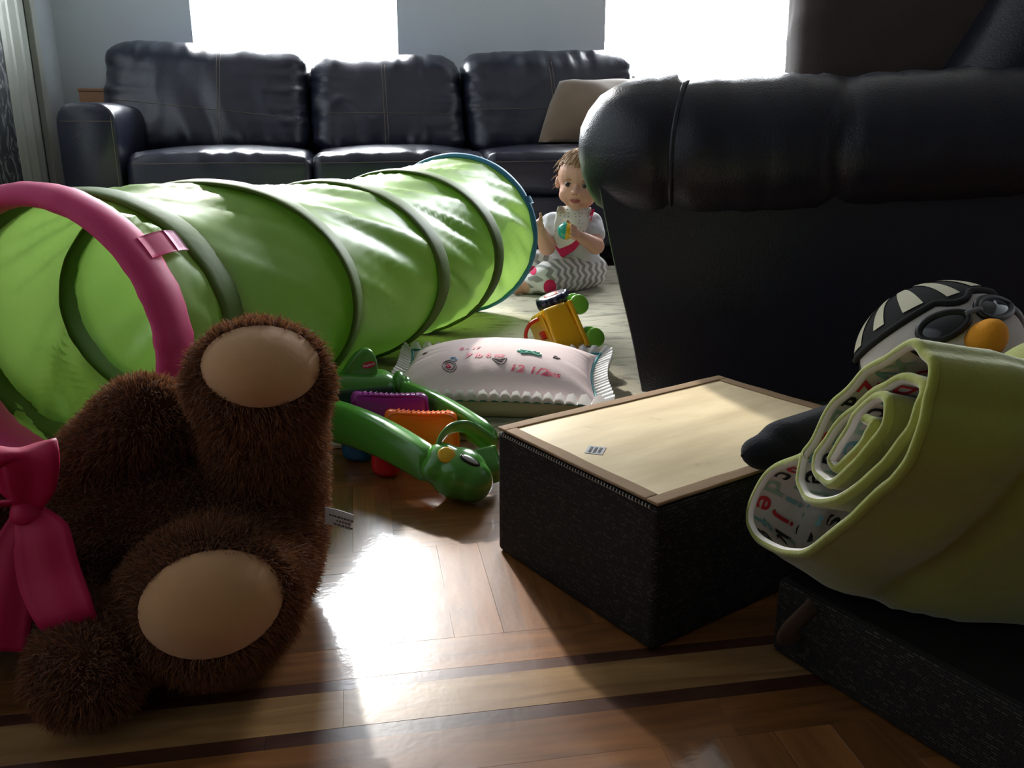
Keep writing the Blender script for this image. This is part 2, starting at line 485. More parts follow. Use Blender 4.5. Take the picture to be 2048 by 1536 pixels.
# left wall: white casing beside a dark recess panel
obj('trim_1', xf(rbox((0.028, 0.055, 2.1), 0.004, 1), None, (X_L + 0.0145, 3.785, 1.05)), M_WHITE, kind='structure', smooth=False)
obj('door_1', box((X_L + 0.001, 3.655, 0.0), (X_L + 0.006, 3.757, 2.05)), pm('dark_door_paint', (52, 56, 50), 0.5, 0.3, var=(20, 0.2)), kind='structure', smooth=False)

# framed chalkboard standing against the left wall
cb0, cb1, cbz, mw = 2.42, 3.655, 1.10, 0.205
ft = thing('framed_chalkboard', 'tall chalkboard in a wide white moulded frame leaning against the left wall', 'chalkboard', (X_L + 0.03, (cb0 + cb1) / 2, 0.0))
prof = [(0, 0.0), (0, 0.030), (0.03, 0.036), (0.045, 0.026), (0.075, 0.026), (0.09, 0.040), (0.125, 0.044), (0.15, 0.028), (0.17, 0.028), (0.185, 0.020), (0.205, 0.012), (0.205, 0.0)]
def mould(o0, o1, inward):
    """profile swept along one side of the frame with mitred ends. o0,o1 = outer corners (y,z); inward unit (y,z)"""
    o0, o1, inn = np.array(o0), np.array(o1), np.array(inward); d = (o1 - o0) / np.linalg.norm(o1 - o0)
    r0 = [(X_L + 0.004 + h, *(o0 + inn * t + d * t)) for t, h in prof]; r1 = [(X_L + 0.004 + h, *(o1 + inn * t - d * t)) for t, h in prof]
    return loft([r0, r1])
for o0, o1, inn in (((cb1, 0), (cb1, cbz), (-1, 0)), ((cb0, cbz), (cb0, 0), (1, 0)), ((cb1, cbz), (cb0, cbz), (0, -1)), ((cb0, 0), (cb1, 0), (0, 1))):
    obj('frame_moulding', mould(o0, o1, inn), M_WHITE, parent=ft, smooth=False)
def chalk():
    m = bpy.data.materials.new('chalkboard_slate'); m.use_nodes = True
    N = m.node_tree.nodes; L = m.node_tree.links; b = N['Principled BSDF']; b.inputs['Roughness'].default_value = 0.8
    tc = N.new('ShaderNodeTexCoord'); mp = N.new('ShaderNodeMapping'); mp.inputs['Scale'].default_value = (1, 9, 6)
    nz = N.new('ShaderNodeTexNoise'); nz.inputs['Scale'].default_value = 1.4; nz.inputs['Detail'].default_value = 7; nz.inputs['Distortion'].default_value = 3.5
    cr = N.new('ShaderNodeValToRGB'); e = cr.color_ramp.elements; e[0].position = 0.47; e[0].color = lin((58, 62, 68)); e[1].position = 0.60; e[1].color = lin((150, 152, 156))
    mid = e.new(0.53); mid.color = lin((92, 96, 102))
    L.new(tc.outputs['Object'], mp.inputs[0]); L.new(mp.outputs[0], nz.inputs['Vector']); L.new(nz.outputs['Fac'], cr.inputs['Fac']); L.new(cr.outputs[0], b.inputs['Base Color'])
    return m
obj('slate', box((X_L + 0.004, cb0 + 0.19, 0.19), (X_L + 0.014, cb1 - 0.19, cbz - 0.19)), chalk(), parent=ft, smooth=False)

# rug
def rugmat():
    m = bpy.data.materials.new('rug_wool'); m.use_nodes = True
    N = m.node_tree.nodes; L = m.node_tree.links; b = N['Principled BSDF']; b.inputs['Roughness'].default_value = 0.95; b.inputs['Specular IOR Level'].default_value = 0.1
    b.inputs['Sheen Weight'].default_value = 0.3
    tc = N.new('ShaderNodeTexCoord'); mp = N.new('ShaderNodeMapping'); mp.inputs['Scale'].default_value = (3.2, 7.5, 1); mp.inputs['Rotation'].default_value = (0, 0, 0.25)
    L.new(tc.outputs['Object'], mp.inputs[0])
    nz = N.new('ShaderNodeTexNoise'); nz.inputs['Scale'].default_value = 1.6; nz.inputs['Detail'].default_value = 8; nz.inputs['Distortion'].default_value = 2.2; nz.inputs['Roughness'].default_value = 0.65
    L.new(mp.outputs[0], nz.inputs['Vector'])
    cr = N.new('ShaderNodeValToRGB'); e = cr.color_ramp.elements; e[0].position = 0.33; e[0].color = lin((120, 114, 96)); e[1].position = 0.50; e[1].color = lin((198, 190, 166))
    L.new(nz.outputs['Fac'], cr.inputs['Fac'])
    L.new(cr.outputs[0], b.inputs['Base Color'])
    n2 = N.new('ShaderNodeTexNoise'); n2.inputs['Scale'].default_value = 330; n2.inputs['Detail'].default_value = 2; L.new(tc.outputs['Object'], n2.inputs['Vector'])
    bp = N.new('ShaderNodeBump'); bp.inputs['Strength'].default_value = 0.7; bp.inputs['Distance'].default_value = 0.003; L.new(n2.outputs['Fac'], bp.inputs['Height']); L.new(bp.outputs[0], b.inputs['Normal'])
    return m
RUG_T = 0.008
obj('area_rug', xf(rbox((2.3, 1.77, RUG_T), 0.0035, (10, 10, 1)), None, (0.0, 1.345 + 0.885, RUG_T / 2 + 0.0003)), rugmat(), label='cream patterned low pile area rug in front of the leather sofa', cat='rug')

# ================================================================== SOFA
M_LEATHER = pm('navy_black_leather', (34, 37, 53), 0.28, 0.5, var=(6, 0.15), bump=(320, 0.22, 'voronoi'))
M_STITCH = pm('tan_thread', (120, 106, 92), 0.7)
M_SUEDE_B = pm('taupe_suede', (128, 108, 90), 0.9, 0.15, var=(14, 0.15), bump=(60, 0.15), sheen=0.5)
M_BLACKF = pm('black_base_cloth', (18, 18, 20), 0.9, 0.1)
def crease(v, f, amp, s, k=(1, 1, 1), seed=0.0):
    """leather folds: stretched ridged noise along the surface normal (approximated from the box centre)"""
    tri, n = trinormals(v, f); vn = np.zeros_like(v)
    for c in range(3): np.add.at(vn, tri[:, c], n)
    vn /= np.linalg.norm(vn, axis=1)[:, None] + 1e-12
    out = v.copy(); K = np.array(k)
    for i in range(len(v)):
        q = Vector(v[i] * K * s) + Vector((seed, seed, seed))
        a = 1 - abs(noise.noise(q)) * 2
        out[i] += vn[i] * amp * (a * a * 0.8 - 0.4)
    return out, f
def edge_gather(v, f, c, h, amp, s, axis_n):
    """puckers that radiate from the seams of a cushion (c centre, h half size) along normal axis_n"""
    out = v.copy()
    for i in range(len(v)):
        d = (v[i] - c) / h
        others = [a for a in range(3) if a != axis_n]
        e = [1 - abs(d[a]) for a in others]
        k = 0 if e[0] < e[1] else 1
        along = v[i][others[1 - k]]
        wgt = math.exp(-max(0, e[k]) * 5.0)
        out[i][axis_n] += amp * wgt * noise.noise(Vector((along * s, k * 7.3, c[0] * 3)))
    return out, f
sofa = thing('leather_sofa', 'navy black leather three seat sofa with contrast stitching under the windows', 'sofa', (0.1, 3.55, 0))
def stitch(name, tree, pts, d, parent, off=0.0008, r=0.0011, gap=True):
    P = []
    for p in pts:
        h = hit(tree, p, d)
        if h: P.append(h[0] - np.array(d) / np.linalg.norm(d) * off)
    if len(P) < 3: return
    obj(name, tube(P, r, 5), M_STITCH, parent=parent)
SX0, SX1 = -0.945, 1.29
obj('base', xf(rbox((SX1 - SX0 - 0.30, 0.80, 0.20), 0.02, 4), None, ((SX0 + SX1) / 2, 3.53, 0.175)), M_LEATHER, parent=sofa)
obj('dust_cover', box((SX0 + 0.03, 3.16, 0.03), (SX1 - 0.03, 3.92, 0.08)), M_BLACKF, parent=sofa, smooth=False)
for x in (SX0 + 0.06, SX1 - 0.06):
    for y in (3.17, 3.90): obj('foot', box((x - 0.03, y - 0.03, 0.0), (x + 0.03, y + 0.03, 0.08)), M_BLACKF, parent=sofa, smooth=False)
# arms with a rounded pad top and a flat front panel
for sx, (a, b) in ((-1, (SX0, -0.762)), (1, (1.115, SX1))):
    n = 26; rings = []
    wd = b - a; top = 0.582
    for yy, sc, dz in ((3.10, 0.94, -0.006), (3.108, 0.985, 0.0), (3.125, 1.0, 0.002), (3.3, 1.0, 0.006), (3.6, 1.0, 0.0), (3.93, 1.0, -0.01), (3.95, 0.96, -0.02)):
        pts = [(-wd / 2, 0.07)]
        for t in np.linspace(math.pi, 0, n):
            pts.append((wd / 2 * np.sign(math.cos(t)) * abs(math.cos(t)) ** 0.55, top - 0.085 + dz + 0.085 * abs(math.sin(t)) ** 0.7))
        pts.append((wd / 2, 0.07))
        rings.append([((a + b) / 2 + p[0] * sc, yy, 0.07 + (p[1] - 0.07) * (sc * 0.3 + 0.7)) for p in pts])
    arm_vf = loft(rings)
    arm = obj('arm', arm_vf, M_LEATHER, parent=sofa)
    tr = bvh(arm_vf)
    stitch('stitching', tr, [(a + wd * t, 3.0, 0.525) for t in np.linspace(0.03, 0.97, 14)], (0, 1, 0), arm)
    stitch('stitching', tr, [(a + wd * (0.93 if sx < 0 else .07), 3.0, z) for z in np.linspace(0.1, 0.54, 14)], (0, 1, 0), arm)
# back frame
obj('back_frame', xf(rbox((SX1 - SX0 - 0.06, 0.20, 0.66), 0.05, 5), None, ((SX0 + SX1) / 2, 3.90, 0.40)), M_LEATHER, parent=sofa)
# seat cushions
SEAT = [(-0.752, -0.149), (-0.147, 0.458), (0.460, 1.112)]
for i, (a, b) in enumerate(SEAT):
    wd = b - a; c = np.array([(a + b) / 2, 3.395, 0.345]); h = np.array([wd / 2, 0.295, 0.077])
    v, f = rbox((wd, 0.59, 0.154), 0.035, (22, 18, 4))
    X, Y, Z = v[:, 0] / h[0], v[:, 1] / h[1], v[:, 2] / h[2]
    crown = (1 - np.clip(abs(X), 0, 1) ** 2.6) * (1 - np.clip(abs(Y), 0, 1) ** 3.5)
    v[:, 2] += np.where(Z > 0.2, 0.030 * crown - 0.006, 0)
    v = v + c
    v, f = edge_gather(v, f, c, h, 0.016, 34, 2)
    v, f = crease(v, f, 0.004, 7, seed=i * 3.1)
    cu = obj('seat_cushion', (v, f), M_LEATHER, parent=sofa)
    tr = bvh((v, f))
    stitch('stitching', tr, [(a + wd * t, 3.0, 0.392 - 0.006 * abs(t - .5)) for t in np.linspace(0.04, 0.96, 22)], (0, 1, 0), cu)
    obj('front_rail', xf(rbox((wd - 0.004, 0.05, 0.14), 0.015, 4), None, ((a + b) / 2, 3.13, 0.195)), M_LEATHER, parent=sofa)
# back cushions: the outer ones spread over the arms
BACK = [(-0.925, -0.170, 0.835), (-0.163, 0.438, 0.795), (0.446, 1.165, 0.815)]
for i, (a, b, zt) in enumerate(BACK):
    wd = b - a; zb = 0.405; hz = (zt - zb) / 2
    c = np.array([(a + b) / 2, 3.69, (zt + zb) / 2]); h = np.array([wd / 2, 0.105, hz])
    v, f = rbox((wd, 0.21, 2 * hz), 0.075, (44, 5, 32))
    X, Z = v[:, 0] / h[0], v[:, 2] / h[2]
    puff = (1 - np.clip(abs(X), 0, 1) ** 3) * (1 - np.clip(abs(Z), 0, 1) ** 3)
    v[:, 1] -= np.where(v[:, 1] < 0, 0.035 * puff, 0)
    v[:, 2] -= 0.018 * np.clip((Z - .2) / .8, 0, 1) * np.abs(X) ** 4 * (1 if i == 1 else 0.5)
    sm = np.clip((Z + 0.2) / 1.0, 0, 1) ** 2
    if i == 0: v[:, 2] -= sm * 0.030 * (X + 1) / 2
    if i == 2: v[:, 2] += sm * 0.012 * X
    v[:, 1] += 0.11 * (v[:, 2] / hz)          # lean back
    v = v + c
    v, f = edge_gather(v, f, c + np.array([0, 0, 0]), h, 0.034, 30, 1)
    if i == 0:      # slanting drag folds
        for k in range(len(v)):
            if v[k][1] < 3.75:
                q = (v[k][0] + 0.42 * v[k][2]) * 16
                wgt = math.exp(-((v[k][0] + 0.55) / 0.16) ** 2) * math.exp(-((v[k][2] - 0.52) / 0.14) ** 2)
                v[k][1] += 0.012 * wgt * math.sin(q * 2.2)
    v, f = crease(v, f, 0.009, 7, (1, 1, 0.6), seed=5 + i * 2.3)
    cu = obj('back_cushion', (v, f), M_LEATHER, parent=sofa)
    tr = bvh((v, f))
    xm = {0: -0.495, 1: 0.125, 2: 0.80}[i]
    for dx in (-0.006, 0.006):
        stitch('stitching', tr, [(xm + dx, 3.0, z) for z in np.linspace(zb + 0.03, zt - 0.05, 24)], (0, 1, 0), cu)
    zs = {0: lambda t: 0.612 - 0.075 * t, 1: lambda t: 0.56 + 0 * t, 2: lambda t: 0.575 + 0.012 * t}[i]
    stitch('stitching', tr, [(a + wd * t, 3.0, zs(t)) for t in np.linspace(0.05, 0.95, 30)], (0, 1, 0), cu)

def pillow(w_, h_, th, n=26, pinch=0.10, power=2.2, ex=0.5):
    """stuffed square cushion lying in the xy plane; two sewn faces"""
    V, Fc = [], []
    g = np.linspace(-1, 1, n)
    def sh(u, v_):
        k = 1 - pinch * ((1 - abs(u) ** 2) * abs(v_) ** 6)
        k2 = 1 - pinch * ((1 - abs(v_) ** 2) * abs(u) ** 6)
        return u * w_ / 2 * k2, v_ * h_ / 2 * k
    idx = {}
    for s in (1, -1):
        for i, u in enumerate(g):
            for j, v_ in enumerate(g):
                edge = i in (0, n - 1) or j in (0, n - 1)
                if edge and s < 0: idx[(s, i, j)] = idx[(1, i, j)]; continue
                x, y = sh(u, v_)
                z = 0 if edge else s * th / 2 * ((1 - abs(u) ** power) * (1 - abs(v_) ** power)) ** ex
                idx[(s, i, j)] = len(V); V.append((x, y, z))
        for i in range(n - 1):
            for j in range(n - 1):
                q = (idx[(s, i, j)], idx[(s, i + 1, j)], idx[(s, i + 1, j + 1)], idx[(s, i, j + 1)])
                Fc.append(q if s > 0 else q[::-1])
    return np.array(V), Fc
# taupe throw pillow on the sofa
M = frame((1.0, 0.06, 0.0), (0.0, -0.93, 0.37))
pv = xf(pillow(0.42, 0.29, 0.23, 26, -0.03, 2.0, 0.6), M, (0.965, 3.47, 0.548))
pv = ripple(pv, 0.012, 9, 2.0)
pv[0][:, 0] += 0.42 * (pv[0][:, 2] - 0.552)
pv[0][:, 2] = np.maximum(pv[0][:, 2], 0.452 + 0 * pv[0][:, 2])
tp = thing('throw_pillow', 'taupe suede throw pillow on the right seat of the leather sofa', 'pillow', (0.885, 3.5, 0.452))
obj('cover', pv, M_SUEDE_B, parent=tp)
# tan box behind the sofa arm
sb = thing('tan_box', 'small tan wooden block standing behind the left sofa arm', 'box', (-1.03, 3.99, 0.0))
obj('body', xf(rbox((0.11, 0.07, 0.648), 0.004, 1), None, (-1.045, 3.99, 0.324)), pm('tan_wood', (196, 150, 118), 0.6, 0.3, var=(12, .1)), parent=sb, smooth=False)
obj('cap', xf(rbox((0.115, 0.075, 0.012), 0.003, 1), None, (-1.045, 3.99, 0.654)), pm('tan_wood', (196, 150, 118)), parent=sb, smooth=False)

# ================================================================== ARMCHAIR (right)
CH_A = R(-18)
CU = np.array([math.cos(CH_A), math.sin(CH_A), 0]); CV = np.array([-math.sin(CH_A), math.cos(CH_A), 0])
CO = np.array([0.50, 1.47, 0.0])
CM = np.stack([CU, CV, [0, 0, 1]], 1)
def chl(vf, t=(0, 0, 0)): return xf(xf(vf, None, t), CM, CO)
M_LEATHER2 = pm('black_leather', (28, 31, 42), 0.33, 0.5, var=(5, 0.15), bump=(300, 0.2, 'voronoi'))
chair = thing('leather_armchair', 'large black leather rolled arm chair with its side toward the camera', 'armchair', tuple(CO + CU * 0.45 + CV * 0.5))
# side panels (outer faces) with a raked front edge
for v0, v1 in ((0.0, 0.20), (0.84, 1.04)):
    prof2 = catmull([(0.005, 0.03), (-0.02, 0.14), (-0.055, 0.27), (-0.085, 0.40)], 5)
    ring = [(p[0], p[1]) for p in prof2] + [(0.86, 0.43), (0.90, 0.30), (0.90, 0.03)]
    rr = []
    for vv, s in ((v0, 0.004), (v0 + 0.006, 0), (v1 - 0.006, 0), (v1, 0.004)):
        cx, cz = 0.42, 0.22
        rr.append([(p[0] + (cx - p[0]) * s, vv, p[1] + (cz - p[1]) * s) for p in ring])
    obj('side_panel', chl(loft(rr)), M_LEATHER2, parent=chair, smooth=False)
obj('seat_deck', chl(rbox((0.80, 0.66, 0.26), 0.02, 3), (0.45, 0.52, 0.17)), M_LEATHER2, parent=chair)
v, f = rbox((0.62, 0.635, 0.15), 0.04, (14, 14, 4)); v[:, 2] += np.where(v[:, 2] > 0, 0.025 * (1 - (v[:, 0] / .31) ** 2) * (1 - (v[:, 1] / .318) ** 2), 0)
obj('seat_cushion', chl((v, f), (0.30, 0.52, 0.375)), M_LEATHER2, parent=chair)
# rolled pillow arms
for k, vc in enumerate((0.105, 0.935)):
    v, f = rbox((0.985, 0.29, 0.262), 0.122, (46, 6, 8))
    u = v[:, 0] + 0.485
    v[:, 2] += np.where(v[:, 2] > -0.02, 0.010 * np.clip((u - 0.45) / 0.3, 0, 1), 0)
    v[:, 2] += np.where(v[:, 2] < 0, 0.05 * np.clip((u - 0.30) / 0.6, 0, 1) * (-v[:, 2] / 0.11), 0)
    for uc, wd, am in ((0.150, 0.010, 0.010), (0.425, 0.018, 0.012)):
        g = np.exp(-((u - uc - 0.02 * (v[:, 2] / .11) ** 2) / wd) ** 2) * am
        r_ = np.sqrt(v[:, 1] ** 2 + v[:, 2] ** 2) + 1e-9
        v[:, 1] -= v[:, 1] / r_ * g; v[:, 2] -= v[:, 2] / r_ * g
    for i in range(len(v)):     # gathers running over the crest
        crest = max(0, v[i][2] / 0.11)
        v[i][2] += 0.006 * crest * noise.noise(Vector((u[i] * 26 + v[i][1] * 10, v[i][1] * 3, k * 4)))
    v = v + np.array([0.365, vc, 0.462])
    v, f = crease(v, f, 0.006, 7, (2.2, .7, .7), seed=9 + k)
    arm_vf = chl((v, f))
    arm = obj('arm_roll', arm_vf, M_LEATHER2, parent=chair)
    tr = bvh(arm_vf); P = []
    for t in np.linspace(R(-75), R(75) + R(35), 30):
        d = -(CV * math.cos(t) * -1 * (1) ); 
        o_ = CO + CU * (0.035 + 0.03 * math.sin(t) ** 2 * (1 if t > 0 else .4)) + CV * vc + np.array([0, 0, 0.462])
        dirv = -CV * math.cos(t) + np.array([0, 0, 1]) * math.sin(t)
        h_ = hit(tr, o_ + dirv * 0.5, -dirv)
        if h_: P.append(h_[0] + dirv * 0.001)
    obj('welt', tube(P, 0.0045, 7), M_LEATHER2, parent=arm)
# back with padded bolster
v, f = rbox((0.26, 0.80, 0.62), 0.10, (6, 16, 14)); v[:, 0] += 0.18 * (v[:, 2] / 0.31)
v, f = crease(v, f, 0.010, 5, (1, 1, .6), seed=3)
obj('back_cushion', chl((v, f), (0.75, 0.52, 0.76)), M_LEATHER2, parent=chair)
v, f = rbox((0.16, 0.98, 0.72), 0.06, (4, 14, 10)); v[:, 0] += 0.16 * (v[:, 2] / 0.31)
obj('back_frame', chl((v, f), (0.98, 0.52, 0.62)), M_LEATHER2, parent=chair)
for uu in (0.07, 0.84):
    for vv in (0.06, 0.98): obj('foot', chl(box((uu - .025, vv - .025, RUG_T + 0.0005), (uu + .025, vv + .025, 0.05))), M_BLACKF, parent=chair, smooth=False)
# dark brown cushion standing on the seat, leaning on the near arm
dv, df = rbox((0.47, 0.15, 0.36), 0.055, (14, 4, 12))
dv[:, 1] *= 1 + 0.25 * (1 - (dv[:, 0] / .235) ** 2) * (1 - (dv[:, 2] / .18) ** 2)
dv, df = xf((dv, df), rotm(R(-6), 'X')); dv, df = crease(dv, df, 0.006, 8, seed=4)
dc = thing('lounge_cushion', 'dark brown suede cushion standing on the armchair seat behind its arm', 'cushion', tuple(CO + CU * 0.60 + CV * 0.36 + np.array([0, 0, 0.47])))
obj('cover', chl((dv, df), (0.505, 0.345, 0.472 + 0.18)), pm('dark_brown_suede', (66, 56, 52), 0.95, 0.1, var=(30, 0.15), bump=(160, 0.2), sheen=0.4), parent=dc)

# ================================================================== PLAY TUNNEL
M_GREEN = pm('lime_green_nylon', (150, 189, 92), 0.42, 0.45, var=(5, 0.08), bump=(30, 0.08), transl=0.33)
M_OLIVE = pm('olive_wire_sleeve', (84, 108, 42), 0.6, 0.2, bump=(60, 0.3), transl=0.12)
M_PINK = pm('pink_nylon_rim', (206, 66, 118), 0.6, 0.3, bump=(40, 0.25), transl=0.15)
M_BLUE = pm('blue_nylon_rim', (78, 142, 176), 0.6, 0.3, bump=(40, 0.2), transl=0.15)
M_VELCRO = pm('pale_pink_velcro', (226, 178, 200), 0.95, 0.1, bump=(500, 0.6))
RG = [  # x, y, yaw(deg), rx, rz
    (-0.440, 1.300, 27, 0.212, 0.206), (-0.402, 1.392, 20, 0.230, 0.203), (-0.255, 1.550, 9, 0.252, 0.204),
    (-0.060, 1.900, 25, 0.257, 0.194), (0.107, 2.145, 26, 0.248, 0.199), (0.266, 2.375, 22, 0.219, 0.213)]
tun = thing('play_tunnel', 'green pop up crawl tunnel with pink near rim and blue far rim', 'play tunnel', (-0.08, 1.85, RUG_T))
NA = 96
ang = np.linspace(0, 2 * math.pi, NA, endpoint=False)
def ring_pts(i, k=1.0, off=0.0):
    x, y, a, rx, rz = RG[i]; a = R(a)
    u = np.array([math.cos(a), -math.sin(a), 0]); n_ = np.array([math.sin(a), math.cos(a), 0])
    return np.array([x, y, rz + RUG_T]) + np.outer(np.cos(ang) * (rx * k - off), u) + np.outer(np.sin(ang) * (rz * k - off), [0, 0, 1.0])
for i in range(5):
    A, B = ring_pts(i, 1, 0.004), ring_pts(i + 1, 1, 0.004); rings = []
    L = np.linalg.norm(np.array(RG[i][:2]) - np.array(RG[i + 1][:2])); m = max(8, int(L / 0.012))
    ctr0, ctr1 = A.mean(0), B.mean(0)
    for t in np.linspace(0, 1, m + 1):
        P = A * (1 - t) + B * t; C = ctr0 * (1 - t) + ctr1 * t
        sag = 0.07 * 4 * t * (1 - t) * min(1, L / 0.3)
        D = P - C
        e = math.sin(math.pi * t) ** 0.6
        for j in range(NA):
            a = ang[j]
            # spiral drag folds + random crumple
            fold = 0.011 * noise.noise(Vector((math.cos(a + 0.7 * t) * 4.2 + i * 9, math.sin(a + .7 * t) * 4.2, t * 0.7)))
            fold += 0.010 * (1 - abs(noise.noise(Vector((math.cos(a + 0.9 * t) * 4.5 + i * 5, math.sin(a + 0.9 * t) * 4.5, t * 0.5)))) * 2)
            fold += 0.0014 * noise.noise(Vector(P[j]) * 30)
            top = max(0, math.sin(a))
            k = 1 - sag * (0.55 + 0.45 * top) + e * fold / 0.21
            P[j] = C + D[j] * k
        P[:, 2] = np.maximum(P[:, 2], RUG_T + 0.001)
        rings.append(P)
    V = np.vstack(rings); Fc = []
    for r_ in range(len(rings) - 1):
        for j in range(NA):
            k = (j + 1) % NA; Fc.append((r_ * NA + j, r_ * NA + k, (r_ + 1) * NA + k, (r_ + 1) * NA + j))
    obj('fabric_panel', (V, Fc), M_GREEN, parent=tun)
def sleeve(i, hw, th, mat, name):
    """wire sleeve: a flat padded band around ring i, with gathered edges"""
    x, y, a, rx, rz = RG[i]; n_ = np.array([math.sin(R(a)), math.cos(R(a)), 0])
    P = ring_pts(i, 1, th * 0.3); C = P.mean(0); rings = []
    for j in range(NA):
        o_ = P[j] - C; o_ /= np.linalg.norm(o_)
        g = 1 + 0.10 * noise.noise(Vector((ang[j] * 9, i * 3.7, 0)))
        pr = []
        for t in np.linspace(0, 2 * math.pi, 12, endpoint=False):
            ct, st = math.cos(t), math.sin(t)
            q = P[j] + n_ * hw * g * np.sign(ct) * abs(ct) ** 0.8 + o_ * th * g * st
            q[2] = max(q[2], RUG_T + 0.0006); pr.append(q)
        rings.append(np.array(pr))
    V = np.vstack(rings); n2 = 12; Fc = []
    for r_ in range(NA):
        for j in range(n2):
            k = (j + 1) % n2; r2 = (r_ + 1) % NA; Fc.append((r_ * n2 + j, r_ * n2 + k, r2 * n2 + k, r2 * n2 + j))
    return obj(name, (V, Fc), mat, parent=tun)
for i in (1, 2, 3, 4): sleeve(i, 0.034, 0.0060, M_OLIVE, 'wire_sleeve')
sleeve(0, 0.034, 0.017, M_PINK, 'near_rim')
sleeve(5, 0.016, 0.008, M_BLUE, 'far_rim')
def tab(i, a0, wd, length, mat, tip=None):
    """short closure tab sewn to rim i at angle a0, lying back along the tunnel"""
    x, y, a, rx, rz = RG[i]; i2 = i + 1 if i == 0 else i - 1
    d = np.array([RG[i2][0] - x, RG[i2][1] - y, 0]); d /= np.linalg.norm(d)
    C = np.array([x, y, rz + RUG_T]); u = np.array([math.cos(R(a)), -math.sin(R(a)), 0])
    rings = []; 
    for s in np.linspace(0, 1, 9):
        row = []
        for t in np.linspace(-1, 1, 7):
            an = a0 + t * wd / 0.42
            p = C + u * math.cos(an) * (rx + 0.010) + np.array([0, 0, 1]) * math.sin(an) * (rz + 0.010) + d * length * s
            p += (p - C - d * length * s) / 0.21 * (0.006 * math.sin(s * 3.1) + 0.003)
            row.append(p)
        rings.append(np.array(row))
    out = []
    for lo, hi, m_, nm in ((0, 5 if tip else 8, mat, 'tab'), (5, 8, tip, 'velcro_strip')):
        if m_ is None: continue
        rr = rings[lo:hi + 1]; V1 = np.vstack(rr); ctr = C + d * 0.05
        V2 = V1 + (ctr - V1) / np.linalg.norm(ctr - V1, axis=1)[:, None] * 0.002
        n = 7; m = len(rr); Fc = []
        for r_ in range(m - 1):
            for j in range(n - 1):
                q = (r_ * n + j, r_ * n + j + 1, (r_ + 1) * n + j + 1, (r_ + 1) * n + j)
                Fc.append(q); Fc.append(tuple(m * n + z for z in q[::-1]))
        bd = [j for j in range(n)] + [r_ * n + n - 1 for r_ in range(1, m)] + [(m - 1) * n + j for j in range(n - 2, -1, -1)] + [r_ * n for r_ in range(m - 2, 0, -1)]
        for p_, q_ in zip(bd, bd[1:] + bd[:1]): Fc.append((p_, q_, q_ + m * n, p_ + m * n))
        obj(nm, (np.vstack([V1, V2]), Fc), m_, parent=tun)
tab(0, R(38), 0.032, 0.085, M_PINK, M_VELCRO)
tab(5, R(26), 0.020, 0.045, M_BLUE)

# ================================================================== OTTOMAN (upside down) and second woven box
def weave(name, base, fleck):
    m = bpy.data.materials.new(name); m.use_nodes = True
    N = m.node_tree.nodes; L = m.node_tree.links; b = N['Principled BSDF']; b.inputs['Roughness'].default_value = 0.8; b.inputs['Specular IOR Level'].default_value = 0.3
    tc = N.new('ShaderNodeTexCoord')
    so_ = N.new('ShaderNodeSeparateXYZ'); L.new(tc.outputs['Object'], so_.inputs[0])
    def brick(u_, v_):
        cb_ = N.new('ShaderNodeCombineXYZ'); L.new(so_.outputs[u_], cb_.inputs['X']); L.new(so_.outputs[v_], cb_.inputs['Y'])
        br = N.new('ShaderNodeTexBrick'); br.inputs['Scale'].default_value = 120; br.inputs['Mortar Size'].default_value = 0.07; br.inputs['Brick Width'].default_value = 0.75; br.offset = 0.37; br.squash = 1.3; br.squash_frequency = 3; br.inputs['Row Height'].default_value = 0.30
        br.inputs['Color1'].default_value = lin(base); br.inputs['Color2'].default_value = lin(fleck); br.inputs['Mortar'].default_value = lin((10, 9, 9)); br.inputs['Bias'].default_value = -0.55
        L.new(cb_.outputs[0], br.inputs['Vector']); return br
    ge = N.new('ShaderNodeNewGeometry')
    b1 = brick('X', 'Z'); b2 = brick('Y', 'Z')
    vt = N.new('ShaderNodeVectorTransform'); vt.vector_type = 'NORMAL'; vt.convert_from = 'WORLD'; vt.convert_to = 'OBJECT'; L.new(ge.outputs['Normal'], vt.inputs[0])
    sx = N.new('ShaderNodeSeparateXYZ'); L.new(vt.outputs[0], sx.inputs[0])
    ab = N.new('ShaderNodeMath'); ab.operation = 'ABSOLUTE'; L.new(sx.outputs['X'], ab.inputs[0])
    gt = N.new('ShaderNodeMath'); gt.operation = 'GREATER_THAN'; gt.inputs[1].default_value = 0.5; L.new(ab.outputs[0], gt.inputs[0])
    mx = N.new('ShaderNodeMix'); mx.data_type = 'RGBA'; L.new(gt.outputs[0], mx.inputs['Factor']); L.new(b1.outputs['Color'], mx.inputs['A']); L.new(b2.outputs['Color'], mx.inputs['B'])
    L.new(mx.outputs['Result'], b.inputs['Base Color'])
    mf = N.new('ShaderNodeMix'); mf.data_type = 'FLOAT'; L.new(gt.outputs[0], mf.inputs['Factor']); L.new(b1.outputs['Fac'], mf.inputs['A']); L.new(b2.outputs['Fac'], mf.inputs['B'])
    bp = N.new('ShaderNodeBump'); bp.invert = True; bp.inputs['Strength'].default_value = 0.9; bp.inputs['Distance'].default_value = 0.0015; L.new(mf.outputs['Result'], bp.inputs['Height']); L.new(bp.outputs[0], b.inputs['Normal'])
    return m
M_WEAVE = weave('dark_basket_weave', (36, 31, 28), (98, 86, 74))
def place_rot(o, ang_, loc):
    o.rotation_euler = (0, 0, ang_); o.location = loc
OT_H = 0.16
L2, N2 = np.array([0.150, 0.955]), np.array([0.2655, 0.710])
eu = (N2 - L2) / np.linalg.norm(N2 - L2)              # short side, toward camera
ev = np.array([-eu[1], eu[0]])                        # long side, away to the right
ow, ol = np.linalg.norm(N2 - L2), 0.385
